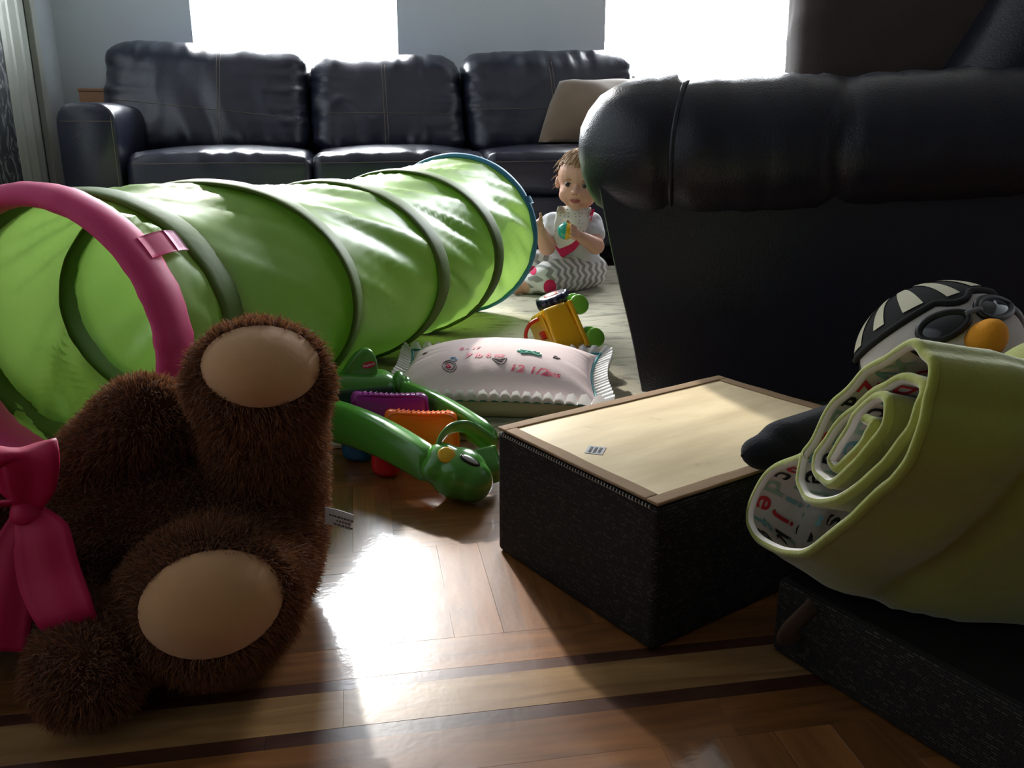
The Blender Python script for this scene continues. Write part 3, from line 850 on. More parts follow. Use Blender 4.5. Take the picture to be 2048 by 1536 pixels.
oc = L2 + eu * ow / 2 + ev * ol / 2
oa = math.atan2(ev[1], ev[0])
ot = thing('woven_ottoman', 'upturned dark woven ottoman showing its bare wooden underside', 'ottoman', (oc[0], oc[1], 0))
ot.rotation_euler = (0, 0, oa)
BASE[ot.name] = np.zeros(3)                            # parts below are given in the ottoman's own frame
v, f = rbox((ol, ow, OT_H - 0.004), 0.007, (12, 9, 6)); v[:, 2] += (OT_H - 0.004) / 2
obj('woven_cover', (v, f), M_WEAVE, parent=ot)
def plywood():
    m = bpy.data.materials.new('birch_plywood'); m.use_nodes = True
    N = m.node_tree.nodes; L = m.node_tree.links; b = N['Principled BSDF']; b.inputs['Roughness'].default_value = 0.55
    tc = N.new('ShaderNodeTexCoord'); mp = N.new('ShaderNodeMapping'); mp.inputs['Scale'].default_value = (3, 14, 1); L.new(tc.outputs['Object'], mp.inputs[0])
    nz = N.new('ShaderNodeTexNoise'); nz.inputs['Scale'].default_value = 2; nz.inputs['Detail'].default_value = 5; L.new(mp.outputs[0], nz.inputs['Vector'])
    cr = N.new('ShaderNodeValToRGB'); e = cr.color_ramp.elements; e[0].position = .3; e[0].color = lin((196, 174, 134)); e[1].position = .7; e[1].color = lin((228, 208, 168)); L.new(nz.outputs['Fac'], cr.inputs[0])
    n2 = N.new('ShaderNodeTexNoise'); n2.inputs['Scale'].default_value = 22; n2.inputs['Detail'].default_value = 6; n2.inputs['Roughness'].default_value = .75; L.new(tc.outputs['Object'], n2.inputs['Vector'])
    mr = N.new('ShaderNodeMapRange'); mr.inputs['From Min'].default_value = .62; mr.inputs['From Max'].default_value = .78; mr.inputs['To Max'].default_value = .55; L.new(n2.outputs['Fac'], mr.inputs[0])
    mx = N.new('ShaderNodeMix'); mx.data_type = 'RGBA'; mx.inputs['B'].default_value = lin((104, 84, 64)); L.new(cr.outputs[0], mx.inputs['A']); L.new(mr.outputs[0], mx.inputs['Factor']); L.new(mx.outputs['Result'], b.inputs['Base Color'])
    return m
M_TAPE = pm('brown_edge_tape', (138, 112, 84), 0.8, 0.2, var=(50, .12), bump=(220, .3))
bd = 0.017
board = obj('base_board', xf(rbox((ol - 0.026, ow - 0.026, 0.006), 0.0015, (6, 4, 1)), None, (0, 0, OT_H - 0.0035)), plywood(), parent=ot, smooth=False)
for k, (c, s) in enumerate((((0, -ow / 2 + bd / 2), (ol, bd)), ((0, ow / 2 - bd / 2), (ol, bd)), ((-ol / 2 + bd / 2, 0), (bd, ow - 2 * bd)), ((ol / 2 - bd / 2, 0), (bd, ow - 2 * bd)))):
    v, f = rbox((s[0], s[1], 0.0035), 0.0015, (30 if s[0] > .1 else 3, 24 if s[1] > .1 else 3, 1)); v = v + np.array([c[0], c[1], OT_H - 0.0005])
    for q in v: q[:2] += np.array(noise.noise_vector(Vector((q[0] * 22, q[1] * 22, 1))))[:2] * 0.0016
    obj('edge_tape', (v, f), M_TAPE, parent=ot)
# cord of light stitches along the visible top seam
for side in (-1,):
    seg = []
    for t in np.arange(-ow / 2 + 0.01, ow / 2 - 0.005, 0.0046):
        seg.append(tube([(-ol / 2 - 0.0005, t, OT_H - 0.0075), (-ol / 2 - 0.0018, t + 0.0012, OT_H - 0.0062), (-ol / 2 + 0.0005, t + 0.0024, OT_H - 0.0045)], 0.0008, 5))
    obj('seam_stitches', join(*seg), pm('grey_thread', (168, 160, 150), .7), parent=ot, kind='stuff')
# barcode sticker
def olocal(px, py):
    d = atz(px, py, OT_H)[:2] - oc; return float(d @ ev), float(d @ np.array([-ev[1], ev[0]]))
sxl, syl = olocal(1191, 900)
STM = rotm(R(38))
st_ = obj('barcode_sticker', xf(rbox((0.024, 0.020, 0.0003), 0.0001, 1), STM, (sxl, syl, OT_H - 0.0001)), pm('grey_sticker', (172, 172, 174), .5), parent=ot, smooth=False)
bars = []
for j in range(3):
    x = -0.009
    while x < 0.008:
        wbar = random.choice((0.0005, 0.0009, 0.0014)); bars.append(xf(box((x, -0.007 + j * 0.0052, 0), (x + wbar, -0.0035 + j * 0.0052, 0.0001)), STM, (sxl, syl, OT_H + 0.0001))); x += wbar + random.choice((0.0006, 0.001))
obj('printed_bars', join(*bars), pm('ink_black', (30, 30, 32), .6), parent=st_, smooth=False)

B1, B2 = np.array([0.384, 0.694]), np.array([0.457, 0.513])
bu = (B2 - B1) / np.linalg.norm(B2 - B1); bv = np.array([-bu[1], bu[0]])
BXH = 0.082
bc = B1 + bu * 0.17 + bv * 0.22
bx = thing('woven_storage_box', 'dark woven box on the floor beneath the rolled green quilt', 'storage box', (bc[0], bc[1], 0)); bx.rotation_euler = (0, 0, math.atan2(bv[1], bv[0])); BASE[bx.name] = np.zeros(3)
v, f = rbox((0.44, 0.34, BXH), 0.008, (14, 10, 5)); v[:, 2] += BXH / 2
obj('woven_cover', (v, f), M_WEAVE, parent=bx)
ps = catmull([(-0.226, 0.120, 0.078), (-0.236, 0.122, 0.070), (-0.246, 0.128, 0.055), (-0.238, 0.135, 0.038), (-0.225, 0.137, 0.030)], 6)
obj('strap', tube(ps, 0.011, 10, flat=(0.14, 1.0)), pm('brown_webbing', (84, 66, 52), .85, bump=(200, .4)), parent=bx)

# ================================================================== TEDDY BEAR (tipped on its side, soles toward the camera)
M_FUR = pm('brown_plush_fur', (124, 80, 50), 0.9, 0.15, var=(9, 0.25), rand=0.35, sheen=0.3, transl=0.30)
M_FURB = pm('brown_plush_backing', (66, 38, 24), 0.95, 0.1)
M_PAD = pm('tan_plush_pad', (176, 132, 88), 0.85, 0.2, var=(18, 0.14), bump=(90, 0.25), sheen=0.4)
M_RIBBON = pm('magenta_satin_ribbon', (166, 14, 66), 0.55, 0.25, var=(8, .1))
def w2(x, y, Y): return aty(x, y, Y)
fu, fl = w2(520, 768, 0.80), w2(420, 1203, 0.735)
au, al = w2(284, 838, 0.85), w2(185, 1380, 0.70)
al[2] = 0.052
bcn = w2(352, 985, 0.885); bcn[2] = 0.100
hd = np.array([-0.475, 0.84, 0.110])
parts = [ellipsoid(bcn, (0.145, 0.110, 0.094)), ellipsoid(bcn + [0.075, 0, 0.0], (0.078, 0.100, 0.098)),
         capsule(bcn + np.array([0.095, -0.005, 0.045]), fu, 0.060, 0.058, 20), ellipsoid(fu, (0.069, 0.045, 0.062)),
         capsule(bcn + np.array([0.075, -0.03, -0.030]), fl, 0.072, 0.072, 20), ellipsoid(fl, (0.084, 0.052, 0.076)),
         capsule(bcn + np.array([-0.105, -0.005, 0.045]), au, 0.040, 0.044), ellipsoid(au + [0.006, 0, 0], (0.050, 0.042, 0.040)),
         capsule(bcn + np.array([-0.10, -0.03, -0.05]), al, 0.044, 0.046), ellipsoid(al, (0.050, 0.050, 0.048)),
         capsule(bcn + np.array([-0.12, 0, -0.01]), hd, 0.070, 0.075), ellipsoid(hd, (0.105, 0.100, 0.106)),
         ellipsoid(hd + [-0.07, 0.02, 0.090], (0.04, 0.03, 0.04)), ellipsoid(hd + [-0.075, 0.02, -0.065], (0.035, 0.03, 0.04))]
bear_vf = blob(parts, 0.0075, 8)
bear_vf[0][:, 2] = np.maximum(bear_vf[0][:, 2], 0.006)
bear = thing('teddy_bear', 'brown plush teddy bear with tan paw pads and magenta bow, tipped on its side', 'teddy bear', (bcn[0], bcn[1], 0))
body = obj('body', bear_vf, M_FURB, parent=bear)
camp = np.array([0, 0, CAM_H])
padsd = []
bt = bvh(bear_vf)
def pad(px, py, hx, hy, center, mat, name, power=2.0, nseg=36, tilt=0.0, lift=0.010):
    """soft oval pad sewn on the sole: sits on the fur surface facing outward from the foot"""
    n_ = camp - center; n_ /= np.linalg.norm(n_)
    n_ = n_ + np.array([0, -0.25, 0]); n_ /= np.linalg.norm(n_)
    u = np.cross([0, 0, 1.0], n_); u /= np.linalg.norm(u); vv = np.cross(n_, u)
    c, s = math.cos(tilt), math.sin(tilt); u, vv = u * c + vv * s, vv * c - u * s
    D, Fc = disc(7, nseg); P = []; Q = [center + u * d[0] * hx + vv * d[1] * hy for d in D]; Hs = []
    for q in Q:
        h_ = hit(bt, q + n_ * 0.3, -n_); Hs.append((h_[0] - q) @ n_ if h_ else np.nan)
    Hs = np.array(Hs); rho = np.hypot(D[:, 0], D[:, 1]); ok = ~np.isnan(Hs); ok &= abs(Hs - np.median(Hs[ok])) < 0.03
    A_ = np.stack([np.ones(len(D)), D[:, 0], D[:, 1], D[:, 0] ** 2, D[:, 1] ** 2, D[:, 0] * D[:, 1]], 1)
    fit_ = A_ @ np.linalg.lstsq(A_[ok], Hs[ok], rcond=None)[0]
    for q, h_, rr in zip(Q, fit_, rho): P.append(q + n_ * (h_ + lift * (1 - rr ** 4) + 0.002))
    obj(name, (np.array(P), Fc), mat, parent=bear)
    padsd.append((center, n_, u, vv, hx, hy))
pad(0, 0, 0.052, 0.036, w2(522, 733, 0.755), M_PAD, 'foot_pad', tilt=R(-4))
pad(0, 0, 0.060, 0.045, w2(424, 1208, 0.685), M_PAD, 'foot_pad', tilt=R(2))
def keepfur(P):
    m = np.ones(len(P), bool)
    for c, n_, u, vv, hx, hy in padsd:
        d = P - c; a = d @ u / hx; b = d @ vv / hy; h = d @ n_
        m &= ~((a * a + b * b < 0.90) & (abs(h) < 0.09))
    return m
obj('fur', fur(bear_vf, 120000, 0.0090, 0.0012, comb=(0.05, 0.0, -0.25), keep=keepfur, jitter=0.45), M_FUR, parent=bear, kind='stuff', smooth=False)
# tan muzzle, nose, eyes
mz = hd + np.array([0.050, -0.080, 0.0])
obj('muzzle', ellipsoid(mz, (0.058, 0.045, 0.058)), M_PAD, parent=bear)
obj('nose', ellipsoid(mz + np.array([-0.02, -0.042, 0.0]), (0.016, 0.012, 0.02)), pm('black_plastic', (16, 16, 18), .2), parent=bear)
for s in (-1, 1): obj('eye', ellipsoid(hd + np.array([-0.03, -0.088, 0.04 * s]), 0.011), pm('black_plastic', (16, 16, 18)), parent=bear)
# ribbon bow at the neck
bk = w2(52, 1024, 0.755)
def ribbon(path, widths, wd_dir, name, parent, th=0.0016):
    P = catmull(path, 7); W = np.interp(np.linspace(0, 1, len(P)), np.linspace(0, 1, len(widths)), widths); wd_dir = np.array(wd_dir, float)
    T_ = np.gradient(P, axis=0); T_ /= np.linalg.norm(T_, axis=1)[:, None]; rr = []
    for i in range(len(P)):
        d = wd_dir - T_[i] * (wd_dir @ T_[i]); d /= np.linalg.norm(d); n_ = np.cross(T_[i], d)
        row = [P[i] + d * t * W[i] + n_ * (th + 0.0018 * math.cos(t * 4.5) * W[i] / 0.03) for t in np.linspace(-1, 1, 9)]
        row += [P[i] + d * t * W[i] + n_ * (-th + 0.0018 * math.cos(t * 4.5) * W[i] / 0.03) for t in np.linspace(1, -1, 9)]
        rr.append(np.array(row))
    return obj(name, loft(rr), M_RIBBON, parent=parent)
bow = obj('bow_knot', ripple(ellipsoid(bk, (0.014, 0.014, 0.012)), 0.003, 60), M_RIBBON, parent=bear, label='magenta satin bow at the neck')
ribbon([bk, w2(62, 975, 0.745), w2(58, 908, 0.74), w2(30, 900, 0.77), w2(30, 960, 0.78), bk + [0, 0.02, 0]], [0.007, 0.019, 0.024, 0.024, 0.018, 0.007], (1, 0, 0.05), 'bow_loop', bow)
ribbon([bk, w2(82, 1075, 0.735), w2(98, 1150, 0.72), w2(130, 1225, 0.70), w2(158, 1262, 0.70)], [0.009, 0.024, 0.026, 0.024, 0.018], (1, 0.0, 0.25), 'ribbon_tail', bow)
ribbon([bk, w2(25, 1110, 0.74), w2(5, 1190, 0.725), w2(-15, 1300, 0.71)], [0.008, 0.020, 0.026, 0.028], (1, 0.1, 0.1), 'ribbon_tail', bow)
ribbon([bk + np.array([0.0, 0.0, 0.01]), hd + np.array([0.105, -0.05, 0.065]), hd + np.array([0.11, 0.0, 0.085])], [0.01, 0.016, 0.016], (1, 0, 0), 'neck_band', bow)
# care label
tagc = [w2(650, 1014, 0.815), w2(708, 1031, 0.80), w2(700, 1061, 0.80), w2(650, 1048, 0.815)]
g = []
for t in np.linspace(0, 1, 6):
    a_, b_ = tagc[0] * (1 - t) + tagc[1] * t, tagc[3] * (1 - t) + tagc[2] * t
    bow_ = np.array([0, -0.002 * math.sin(t * 3), 0.002 * math.sin(t * 3)])
    g.append(np.array([a_ + bow_, b_ + bow_, b_ + bow_ + [0, .0006, 0], a_ + bow_ + [0, .0006, 0]]))
ct = obj('care_tag', loft(g), pm('white_satin_tag', (214, 210, 206), .6), parent=bear, label='small white care tag', smooth=False)
lines = []
e1 = tagc[1] - tagc[0]; e2 = tagc[3] - tagc[0]
for r_, (a0, a1) in enumerate(((0.15, 0.92), (0.40, 0.88), (0.30, 0.90))):
    x = a0
    while x < a1:
        wl = random.uniform(0.05, 0.11); p = tagc[0] + e1 * x + e2 * (0.28 + 0.22 * r_) + np.array([0, -0.0034, 0.0008])
        lines.append(np.array([p, p + e1 * wl, p + e1 * wl + e2 * 0.10, p + e2 * 0.10])); x += wl + 0.03
obj('tag_print', (np.vstack(lines), [tuple(range(i * 4, i * 4 + 4)) for i in range(len(lines))]), pm('grey_ink', (96, 92, 92), .8), parent=ct, smooth=False)

# ================================================================== GREEN ACTIVITY TOY
M_GP = pm('glossy_green_plastic', (72, 140, 48), 0.22, 0.5, coat=0.3, sss=0.0)
M_GPD = pm('hood_hollow_shade', (22, 60, 34), 0.5, 0.4)
M_PUR = pm('purple_plastic', (150, 34, 140), 0.25, 0.5, transl=0.25)
M_ORG = pm('orange_plastic', (238, 116, 24), 0.25, 0.5, transl=0.35)
M_TEAL = pm('blue_plastic', (22, 88, 124), 0.25, 0.5, transl=0.2)
M_REDP = pm('red_plastic', (206, 34, 34), 0.25, 0.5, transl=0.3)
M_YEL = pm('yellow_plastic', (214, 170, 30), 0.3, 0.5)
toy = thing('activity_toy', 'glossy green plastic toy with purple and orange paddles lying at the rug edge', 'toy', (*atz(840, 900)[:2], 0))
def rail(pa, pb, w0, w1, h0, h1, name, n=14):
    pa, pb = np.array(pa), np.array(pb); d = pb - pa; M_ = frame(d); rr = []
    L_ = np.linalg.norm(d)
    for t in np.linspace(0, 1, 12):
        e = 1.0 if 0.06 < t < 0.94 else 0.75
        ww, hh = (w0 + (w1 - w0) * t) * e, (h0 + (h1 - h0) * t) * e
        a = np.linspace(0, 2 * math.pi, n, endpoint=False)
        cs, sn = np.cos(a), np.sin(a)
        rr.append(np.stack([np.full(n, L_ * t), ww * np.sign(cs) * abs(cs) ** 0.55, hh * np.sign(sn) * abs(sn) ** 0.55 + 0.010 * math.sin(t * 3.14)], 1))
    return obj(name, xf(loft(rr), M_, pa), M_GP, parent=toy)
nA, nB = atz(655, 838, 0.058), atz(872, 938, 0.048)
fA, fB = atz(800, 790, 0.055), atz(985, 882, 0.050)
fA = fA + (fA - fB) * 0.1
rail(nA, nB, 0.019, 0.016, 0.034, 0.026, 'side_rail')
rail(fA, fB, 0.012, 0.012, 0.026, 0.022, 'side_rail')
# tail hood with its opening's shade as a dark slab, and an upright fin
tc_ = (nA + fA) / 2 + np.array([0.0, 0.045, 0.010])
hv, hf = rbox((0.125, 0.075, 0.070), 0.026, (8, 6, 6))
hv[:, 2] *= 1 - 0.25 * (hv[:, 0] / 0.06) * 0.5
hv = hv @ rotm(R(8)).T + tc_
hood = obj('hood', (hv, hf), M_GP, parent=toy)
obj('opening_shade', xf(xf(rbox((0.102, 0.012, 0.050), 0.005, 3), rotm(R(8))), None, tc_ + np.array([0.004, -0.035, -0.010])), M_GPD, parent=hood)  # solid slab, the hollow's shade put in as darker green
for dx, dz, r_ in ((0.066, 0.012, 0.020), (0.078, 0.006, 0.016)):
    obj('hinge_knuckle', ellipsoid(tc_ + np.array([dx, 0.0, dz]), (r_ * 0.6, r_ * 1.2, r_)), M_GP, parent=hood)
# fin: rounded upright plate
fc = aty(728, 728, tc_[1] - 0.005)
prof_ = catmull([(-0.042, -0.036), (-0.038, -0.012), (-0.022, 0.012), (-0.004, 0.027), (0.012, 0.025), (0.021, 0.008), (0.022, -0.012), (0.021, -0.036)], 5)
rr = []
for yy, s in ((-0.010, 0.90), (-0.0075, 0.98), (-0.003, 1.0), (0.003, 1.0), (0.0075, 0.98), (0.010, 0.9)):
    rr.append([(p[0] * s, yy, p[1] * s - 0.03 * (1 - s)) for p in prof_])
fin = obj('fin', xf(loft(rr), rotm(R(5)), fc), M_GP, parent=toy)
dv, df = disc(3, 28)
lb = fc + np.array([0.008, -0.0112, 0.001])
obj('oval_badge', xf((dv * [0.0115, 0.0058, 1], df), rotm(R(5)) @ rotm(R(90), 'X') @ rotm(R(12)), lb), pm('badge_red', (190, 32, 40), .4), parent=fin, label='red oval badge with white lettering')
obj('badge_text', xf(text_vf('Playskool', 0.0052, bold=0.00012), rotm(R(5)) @ rotm(R(90), 'X') @ rotm(R(12)), lb + np.array([0, -0.0006, 0])), pm('badge_white', (235, 225, 222), .4), parent=fin, smooth=False)
def paddle(cpos, L_, H_, T_, mat, name, yaw, tilt=0.0):
    """hollow rounded paddle with a ribbed rim"""
    v, f = rbox((L_, T_, H_), min(T_, H_) * 0.36, (10, 4, 8))
    u = v[:, 0] / (L_ / 2)
    v[:, 2] *= 1 - 0.10 * u; v[:, 0] += -0.10 * (v[:, 2]) 
    v[:, 2] += 0.004 * (u ** 2)
    M_ = rotm(yaw) @ rotm(tilt, 'X')
    p = obj(name, xf((v, f), M_, cpos), mat, parent=toy)
    pts = []
    for t in np.linspace(0, 2 * math.pi, 40, endpoint=False):
        cx, cz = math.cos(t), math.sin(t)
        x = L_ / 2 * 0.97 * np.sign(cx) * abs(cx) ** 0.45; z = H_ / 2 * 0.92 * np.sign(cz) * abs(cz) ** 0.45
        pts.append((x - 0.10 * z, -T_ / 2 * 0.78, z * (1 - 0.10 * x / (L_ / 2)) + 0.004 * (x / L_ * 2) ** 2))
    obj('rim', xf(tube(pts, 0.0026, 6, closed=True), M_, cpos), mat, parent=p)
    nb = 11; rb = []
    for k in range(nb):
        x = -L_ * 0.34 + L_ * 0.68 * k / (nb - 1)
        rb.append(tube([(x - 0.002, -T_ * 0.30, H_ / 2 - 0.0028 - 0.05 * x * H_ / L_ * 2 + 0.004 * (x / L_ * 2) ** 2 + .002), (x + 0.002, T_ * 0.2, H_ / 2 - 0.0018 - 0.05 * x * H_ / L_ * 2 + 0.004 * (x / L_ * 2) ** 2 + .002)], 0.0012, 5))
    obj('grip_ribs', xf(join(*rb), M_, cpos), mat, parent=p)
pc1 = aty(783, 828, 1.325); pc2 = aty(846, 868, 1.255)
paddle(pc1, 0.122, 0.066, 0.034, M_PUR, 'purple_paddle', R(-4), R(-10))
paddle(pc2, 0.110, 0.070, 0.034, M_ORG, 'orange_paddle', R(-4), R(-10))
v, f = rbox((0.052, 0.034, 0.062), 0.016, (5, 4, 5)); c_ = aty(716, 885, 1.285); c_[2] = 0.032
obj('blue_paddle', xf((v, f), rotm(R(-25)), c_), M_TEAL, parent=toy)
v, f = rbox((0.044, 0.032, 0.060), 0.015, (5, 4, 5)); c_ = aty(772, 910, 1.215); c_[2] = 0.0305
obj('red_paddle', xf((v, f), rotm(R(-25)), c_), M_REDP, parent=toy)
# head: rounded snout, eye bump, looped crest
hc = aty(918, 945, 1.115); hc[2] = 0.038
d0 = (nB - nA); d0 /= np.linalg.norm(d0)
head_parts = [ellipsoid(hc + np.array([0, 0, 0.0]), (0.042, 0.040, 0.037)), ellipsoid(hc + np.array([-0.022, 0.006, 0.016]), (0.028, 0.028, 0.028)), ellipsoid(hc + np.array([0.016, -0.016, -0.006]), (0.030, 0.028, 0.030)),
              capsule(nB, hc + np.array([-0.02, 0.01, 0.0]), 0.022, 0.025)]
hvf = blob(head_parts, 0.0035, 5)
hvf[0][:, 2] = np.maximum(hvf[0][:, 2], 0.0012)
head = obj('head', hvf, M_GP, parent=toy)
ht = bvh(hvf)
def on_head(px, py):
    o_ = camp; d_ = ray(px, py); h_ = hit(ht, o_, d_); return h_ if h_ else (aty(px, py, hc[1] - .03), np.array([0, -1., 0]))
p_, n_ = on_head(893, 910); M_ = frame(np.cross(n_, [0, 0, 1]), n_)
obj('yellow_cheek', xf(ellipsoid((0, 0, 0), (0.0125, 0.012, 0.003)), M_, p_), M_YEL, parent=head)
p_, n_ = on_head(940, 921); u_ = aty(965, 942, 1.1) - aty(915, 902, 1.1); u_ = u_ - n_ * (u_ @ n_); M_ = frame(u_, n_)
obj('eye', xf(ellipsoid((0, 0, 0), (0.0155, 0.0065, 0.0028)), M_, p_), pm('black_plastic', (16, 16, 18)), parent=head)
obj('eye_inlay', xf(ellipsoid((0, 0, 0.0016), (0.0125, 0.0042, 0.0020)), M_, p_), pm('silver_eye', (190, 196, 194), .2, metal=.6), parent=head)  # silver oval set on the black eye
# ear collar: swept green shell with loop
lp = [aty(876, 905, 1.125), aty(880, 880, 1.135), aty(900, 858, 1.15), aty(930, 853, 1.165), aty(960, 868, 1.18), aty(985, 885, 1.185)]
obj('crest_loop', tube(catmull(lp, 6), 0.0105, 10, flat=(0.32, 1.0)), M_GP, parent=head)
sh = []
for t in np.linspace(0, 1, 9):
    a_ = aty(918 + 72 * t, 912 - 26 * t * (1.2 - .4 * t), 1.135 + 0.02 * t); b_ = aty(925 + 75 * t, 985 - 22 * t, 1.12 + 0.015 * t); b_[2] = max(b_[2], 0.004)
    mid_ = (a_ + b_) / 2 + np.array([0.004, -0.014, 0])
    cv_ = catmull([a_, mid_, b_], 6); sh.append(np.vstack([cv_, (cv_ + np.array([0.001, 0.0035, 0]))[::-1]]))
obj('far_cheek', loft(sh), M_GP, parent=head)

# ================================================================== KEEPSAKE PILLOW
M_PINKC = pm('pale_pink_cotton', (226, 206, 204), 0.85, 0.15, var=(12, .04), bump=(140, .12))
M_CREAM = pm('cream_cotton', (206, 196, 170), 0.9, 0.1)
M_RUF = pm('white_cotton_ruffle', (236, 234, 232), 0.8, 0.15, transl=0.2)
kp = thing('keepsake_pillow', 'pale pink embroidered keepsake pillow with white ruffled edge on the rug', 'pillow', (0.245, 1.535, RUG_T))
KC = np.array([0.245, 1.535, RUG_T + 0.046]); KM = rotm(R(-15)) @ rotm(R(4), 'X')
KW, KH = 0.385, 0.285
v, f = pillow(KW, KH, 0.128, 40, 0.10, 2.3, 0.68)
for i in range(len(v)):
    r_ = max(abs(v[i][0]) / (KW / 2), abs(v[i][1]) / (KH / 2))
    a_ = math.atan2(v[i][1], v[i][0])
    v[i][2] += 0.005 * max(0, r_ - 0.45) * 1.6 * noise.noise(Vector((math.cos(a_) * 9, math.sin(a_) * 9, np.sign(v[i][2])))) * np.sign(v[i][2])
# bottom settles on the rug
v = xf((v, f), KM, KC)[0]
v[:, 2] = np.where(v[:, 2] < RUG_T + 0.001, RUG_T + 0.001, v[:, 2])
kvf = (v, f); nh = len(f) // 2
vt_, ft_ = kvf
obj('front_panel', (vt_, ft_[:nh]), M_PINKC, parent=kp)
obj('back_panel', (vt_, ft_[nh:]), M_CREAM, parent=kp)
kt = bvh(kvf)
Kx, Ky, Kz = KM[:, 0], KM[:, 1], KM[:, 2]
KN = np.array([0, -0.50, 0.866]); KE = np.array([0, 0.866, 0.50])      # embroidery is laid on along the sloping front
KXh = Kx - KN * (Kx @ KN); KXh /= np.linalg.norm(KXh)
def on_k(x, y, off=0.0012):
    o_ = KC + KXh * x + KE * y + KN * 0.5; h_ = hit(kt, o_, -KN); p = h_[0] if h_ else KC + KXh * x + KE * y
    return p + KN * off
def kpx(px, py):
    """pillow coordinates of a spot seen in the photo"""
    h_ = hit(kt, camp, ray(px, py)); p = (h_[0] if h_ else atz(px, py, 0.1)) - KC
    a_ = np.linalg.lstsq(np.stack([KXh, KE, KN], 1), p, rcond=None)[0]; return float(a_[0]), float(a_[1])
M_EMB = pm('crimson_thread', (206, 40, 84), .6); M_EMBT = pm('teal_thread', (120, 196, 174), .6); M_EMBG = pm('grey_thread2', (110, 96, 98), .6); M_EMBB = pm('sky_thread', (120, 164, 196), .6)
def emb(s, px, py, size, mat, rot=0.0, name='embroidered_text', shear=0.35, bold=0.0006):
    x, y = kpx(px, py); t = text_vf(s, size, shear, 1, bold); t = xf(t, rotm(rot))
    obj(name, drape(t, lambda a, b: on_k(a + x, b + y)), mat, parent=kp, smooth=False)
emb('12 1/2', 1055, 740, 0.027, M_EMB, R(-4)); emb('ins', 1106, 749, 0.021, M_EMB, R(-4))
emb('7 lb', 946, 711, 0.020, M_EMB, R(0)); emb('6 oz', 988, 711, 0.019, M_EMB, R(0))
emb('0 - 17', 938, 697, 0.016, M_EMB, R(2))
def strokes(px, py, paths, mat, r=0.0011, name='embroidered_motif'):
    x, y = kpx(px, py)
    obj(name, join(*[tube([on_k(x + a, y + b, 0.0006) for a, b in catmull(p, 5)], r, 5) for p in paths]), mat, parent=kp)
circ = lambda cx, cy, rx, ry: [(cx + rx * math.cos(t), cy + ry * math.sin(t)) for t in np.linspace(0, 2 * math.pi, 14)]
strokes(899, 732, [circ(0, 0, 0.012, 0.017), circ(0, 0, 0.008, 0.011)], M_EMBG); strokes(897, 733, [circ(0, 0, 0.002, 0.003), circ(0, 0, 0.0035, 0.005)], M_EMB)
strokes(907, 719, [circ(0, 0, 0.006, 0.007), [(-.005, 0), (0, .004), (.006, -.002)]], M_EMBB)
strokes(1000, 722, [[(-0.013, 0.008), (-.006, -.006), (.004, -.008), (.013, .010)], [(-0.013, .008), (0, .003), (.013, .010)], [(-.006, 0), (.004, -.002)]], M_EMBG)
strokes(1060, 706, [[(-.022, .004), (-.010, -.004), (0, .006), (.010, -.006), (.020, -.004)], [(-.020, 0), (-.008, .006), (.006, .001), (.018, .003)], [(-.018, -.006), (0, -.003), (.016, -.008)], [(-.016, .008), (-.004, .002), (.012, .006)]], M_EMBT, 0.0024)
strokes(1112, 715, [circ(0, 0, .004, .005), [(-.006, -.004), (0, .004), (.007, -.003)]], M_EMBG)
strokes(850, 708, [circ(0, 0, .004, .005), [(-.004, 0), (.006, .004)]], M_EMBG)
# ruffle: pleats all around the seam, plus teal piping
loop = []
nseg = 400
per = []
for k in range(nseg):
    t = k / nseg * 4; s = int(t); u = (t - s) * 2 - 1
    g_ = [(u, -1), (1, u), (-u, 1), (-1, -u)][s]
    kx = g_[0] * KW / 2 * (1 - 0.10 * ((1 - g_[1] ** 2) * abs(g_[0]) ** 6)); ky = g_[1] * KH / 2 * (1 - 0.10 * ((1 - g_[0] ** 2) * abs(g_[1]) ** 6))
    p = KC + Kx * kx + Ky * ky; p[2] = max(p[2], RUG_T + 0.004)
    o_ = Kx * (g_[0] * abs(g_[0]) ** 5) + Ky * (g_[1] * abs(g_[1]) ** 5); o_ = o_ / np.linalg.norm(o_)
    per.append((p, o_, t))
rows = []
for j, rr_ in enumerate((0.0, 0.35, 0.7, 1.0)):
    row = []
    for p, o_, t in per:
        ph = t * 2 * math.pi * 20 + 0.8 * math.sin(t * 9)
        amp = 0.0105 * rr_
        wd_ = 0.030 if 1 <= t < 3 else 0.026
        q = p + o_ * wd_ * rr_ * (0.75 if t < 1 else 1.0) + np.array([0, 0, 1]) * (amp * math.sin(ph) + (0.020 * rr_ if t < 1 else 0.004 * rr_)) + np.cross(o_, [0, 0, 1]) * 0.004 * rr_ * math.cos(ph)
        q[2] = max(q[2], RUG_T + 0.001); row.append(q)
    rows.append(np.array(row))
V = np.vstack(rows); Fc = []
for j in range(3):
    for k in range(nseg):
        k2 = (k + 1) % nseg; Fc.append((j * nseg + k, j * nseg + k2, (j + 1) * nseg + k2, (j + 1) * nseg + k))
obj('ruffle', (V, Fc), M_RUF, parent=kp)
obj('piping', tube([p + np.array([0, 0, 0.0025]) for p, o_, t in per], 0.0026, 6, closed=True), pm('teal_piping', (52, 140, 146), .7), parent=kp)

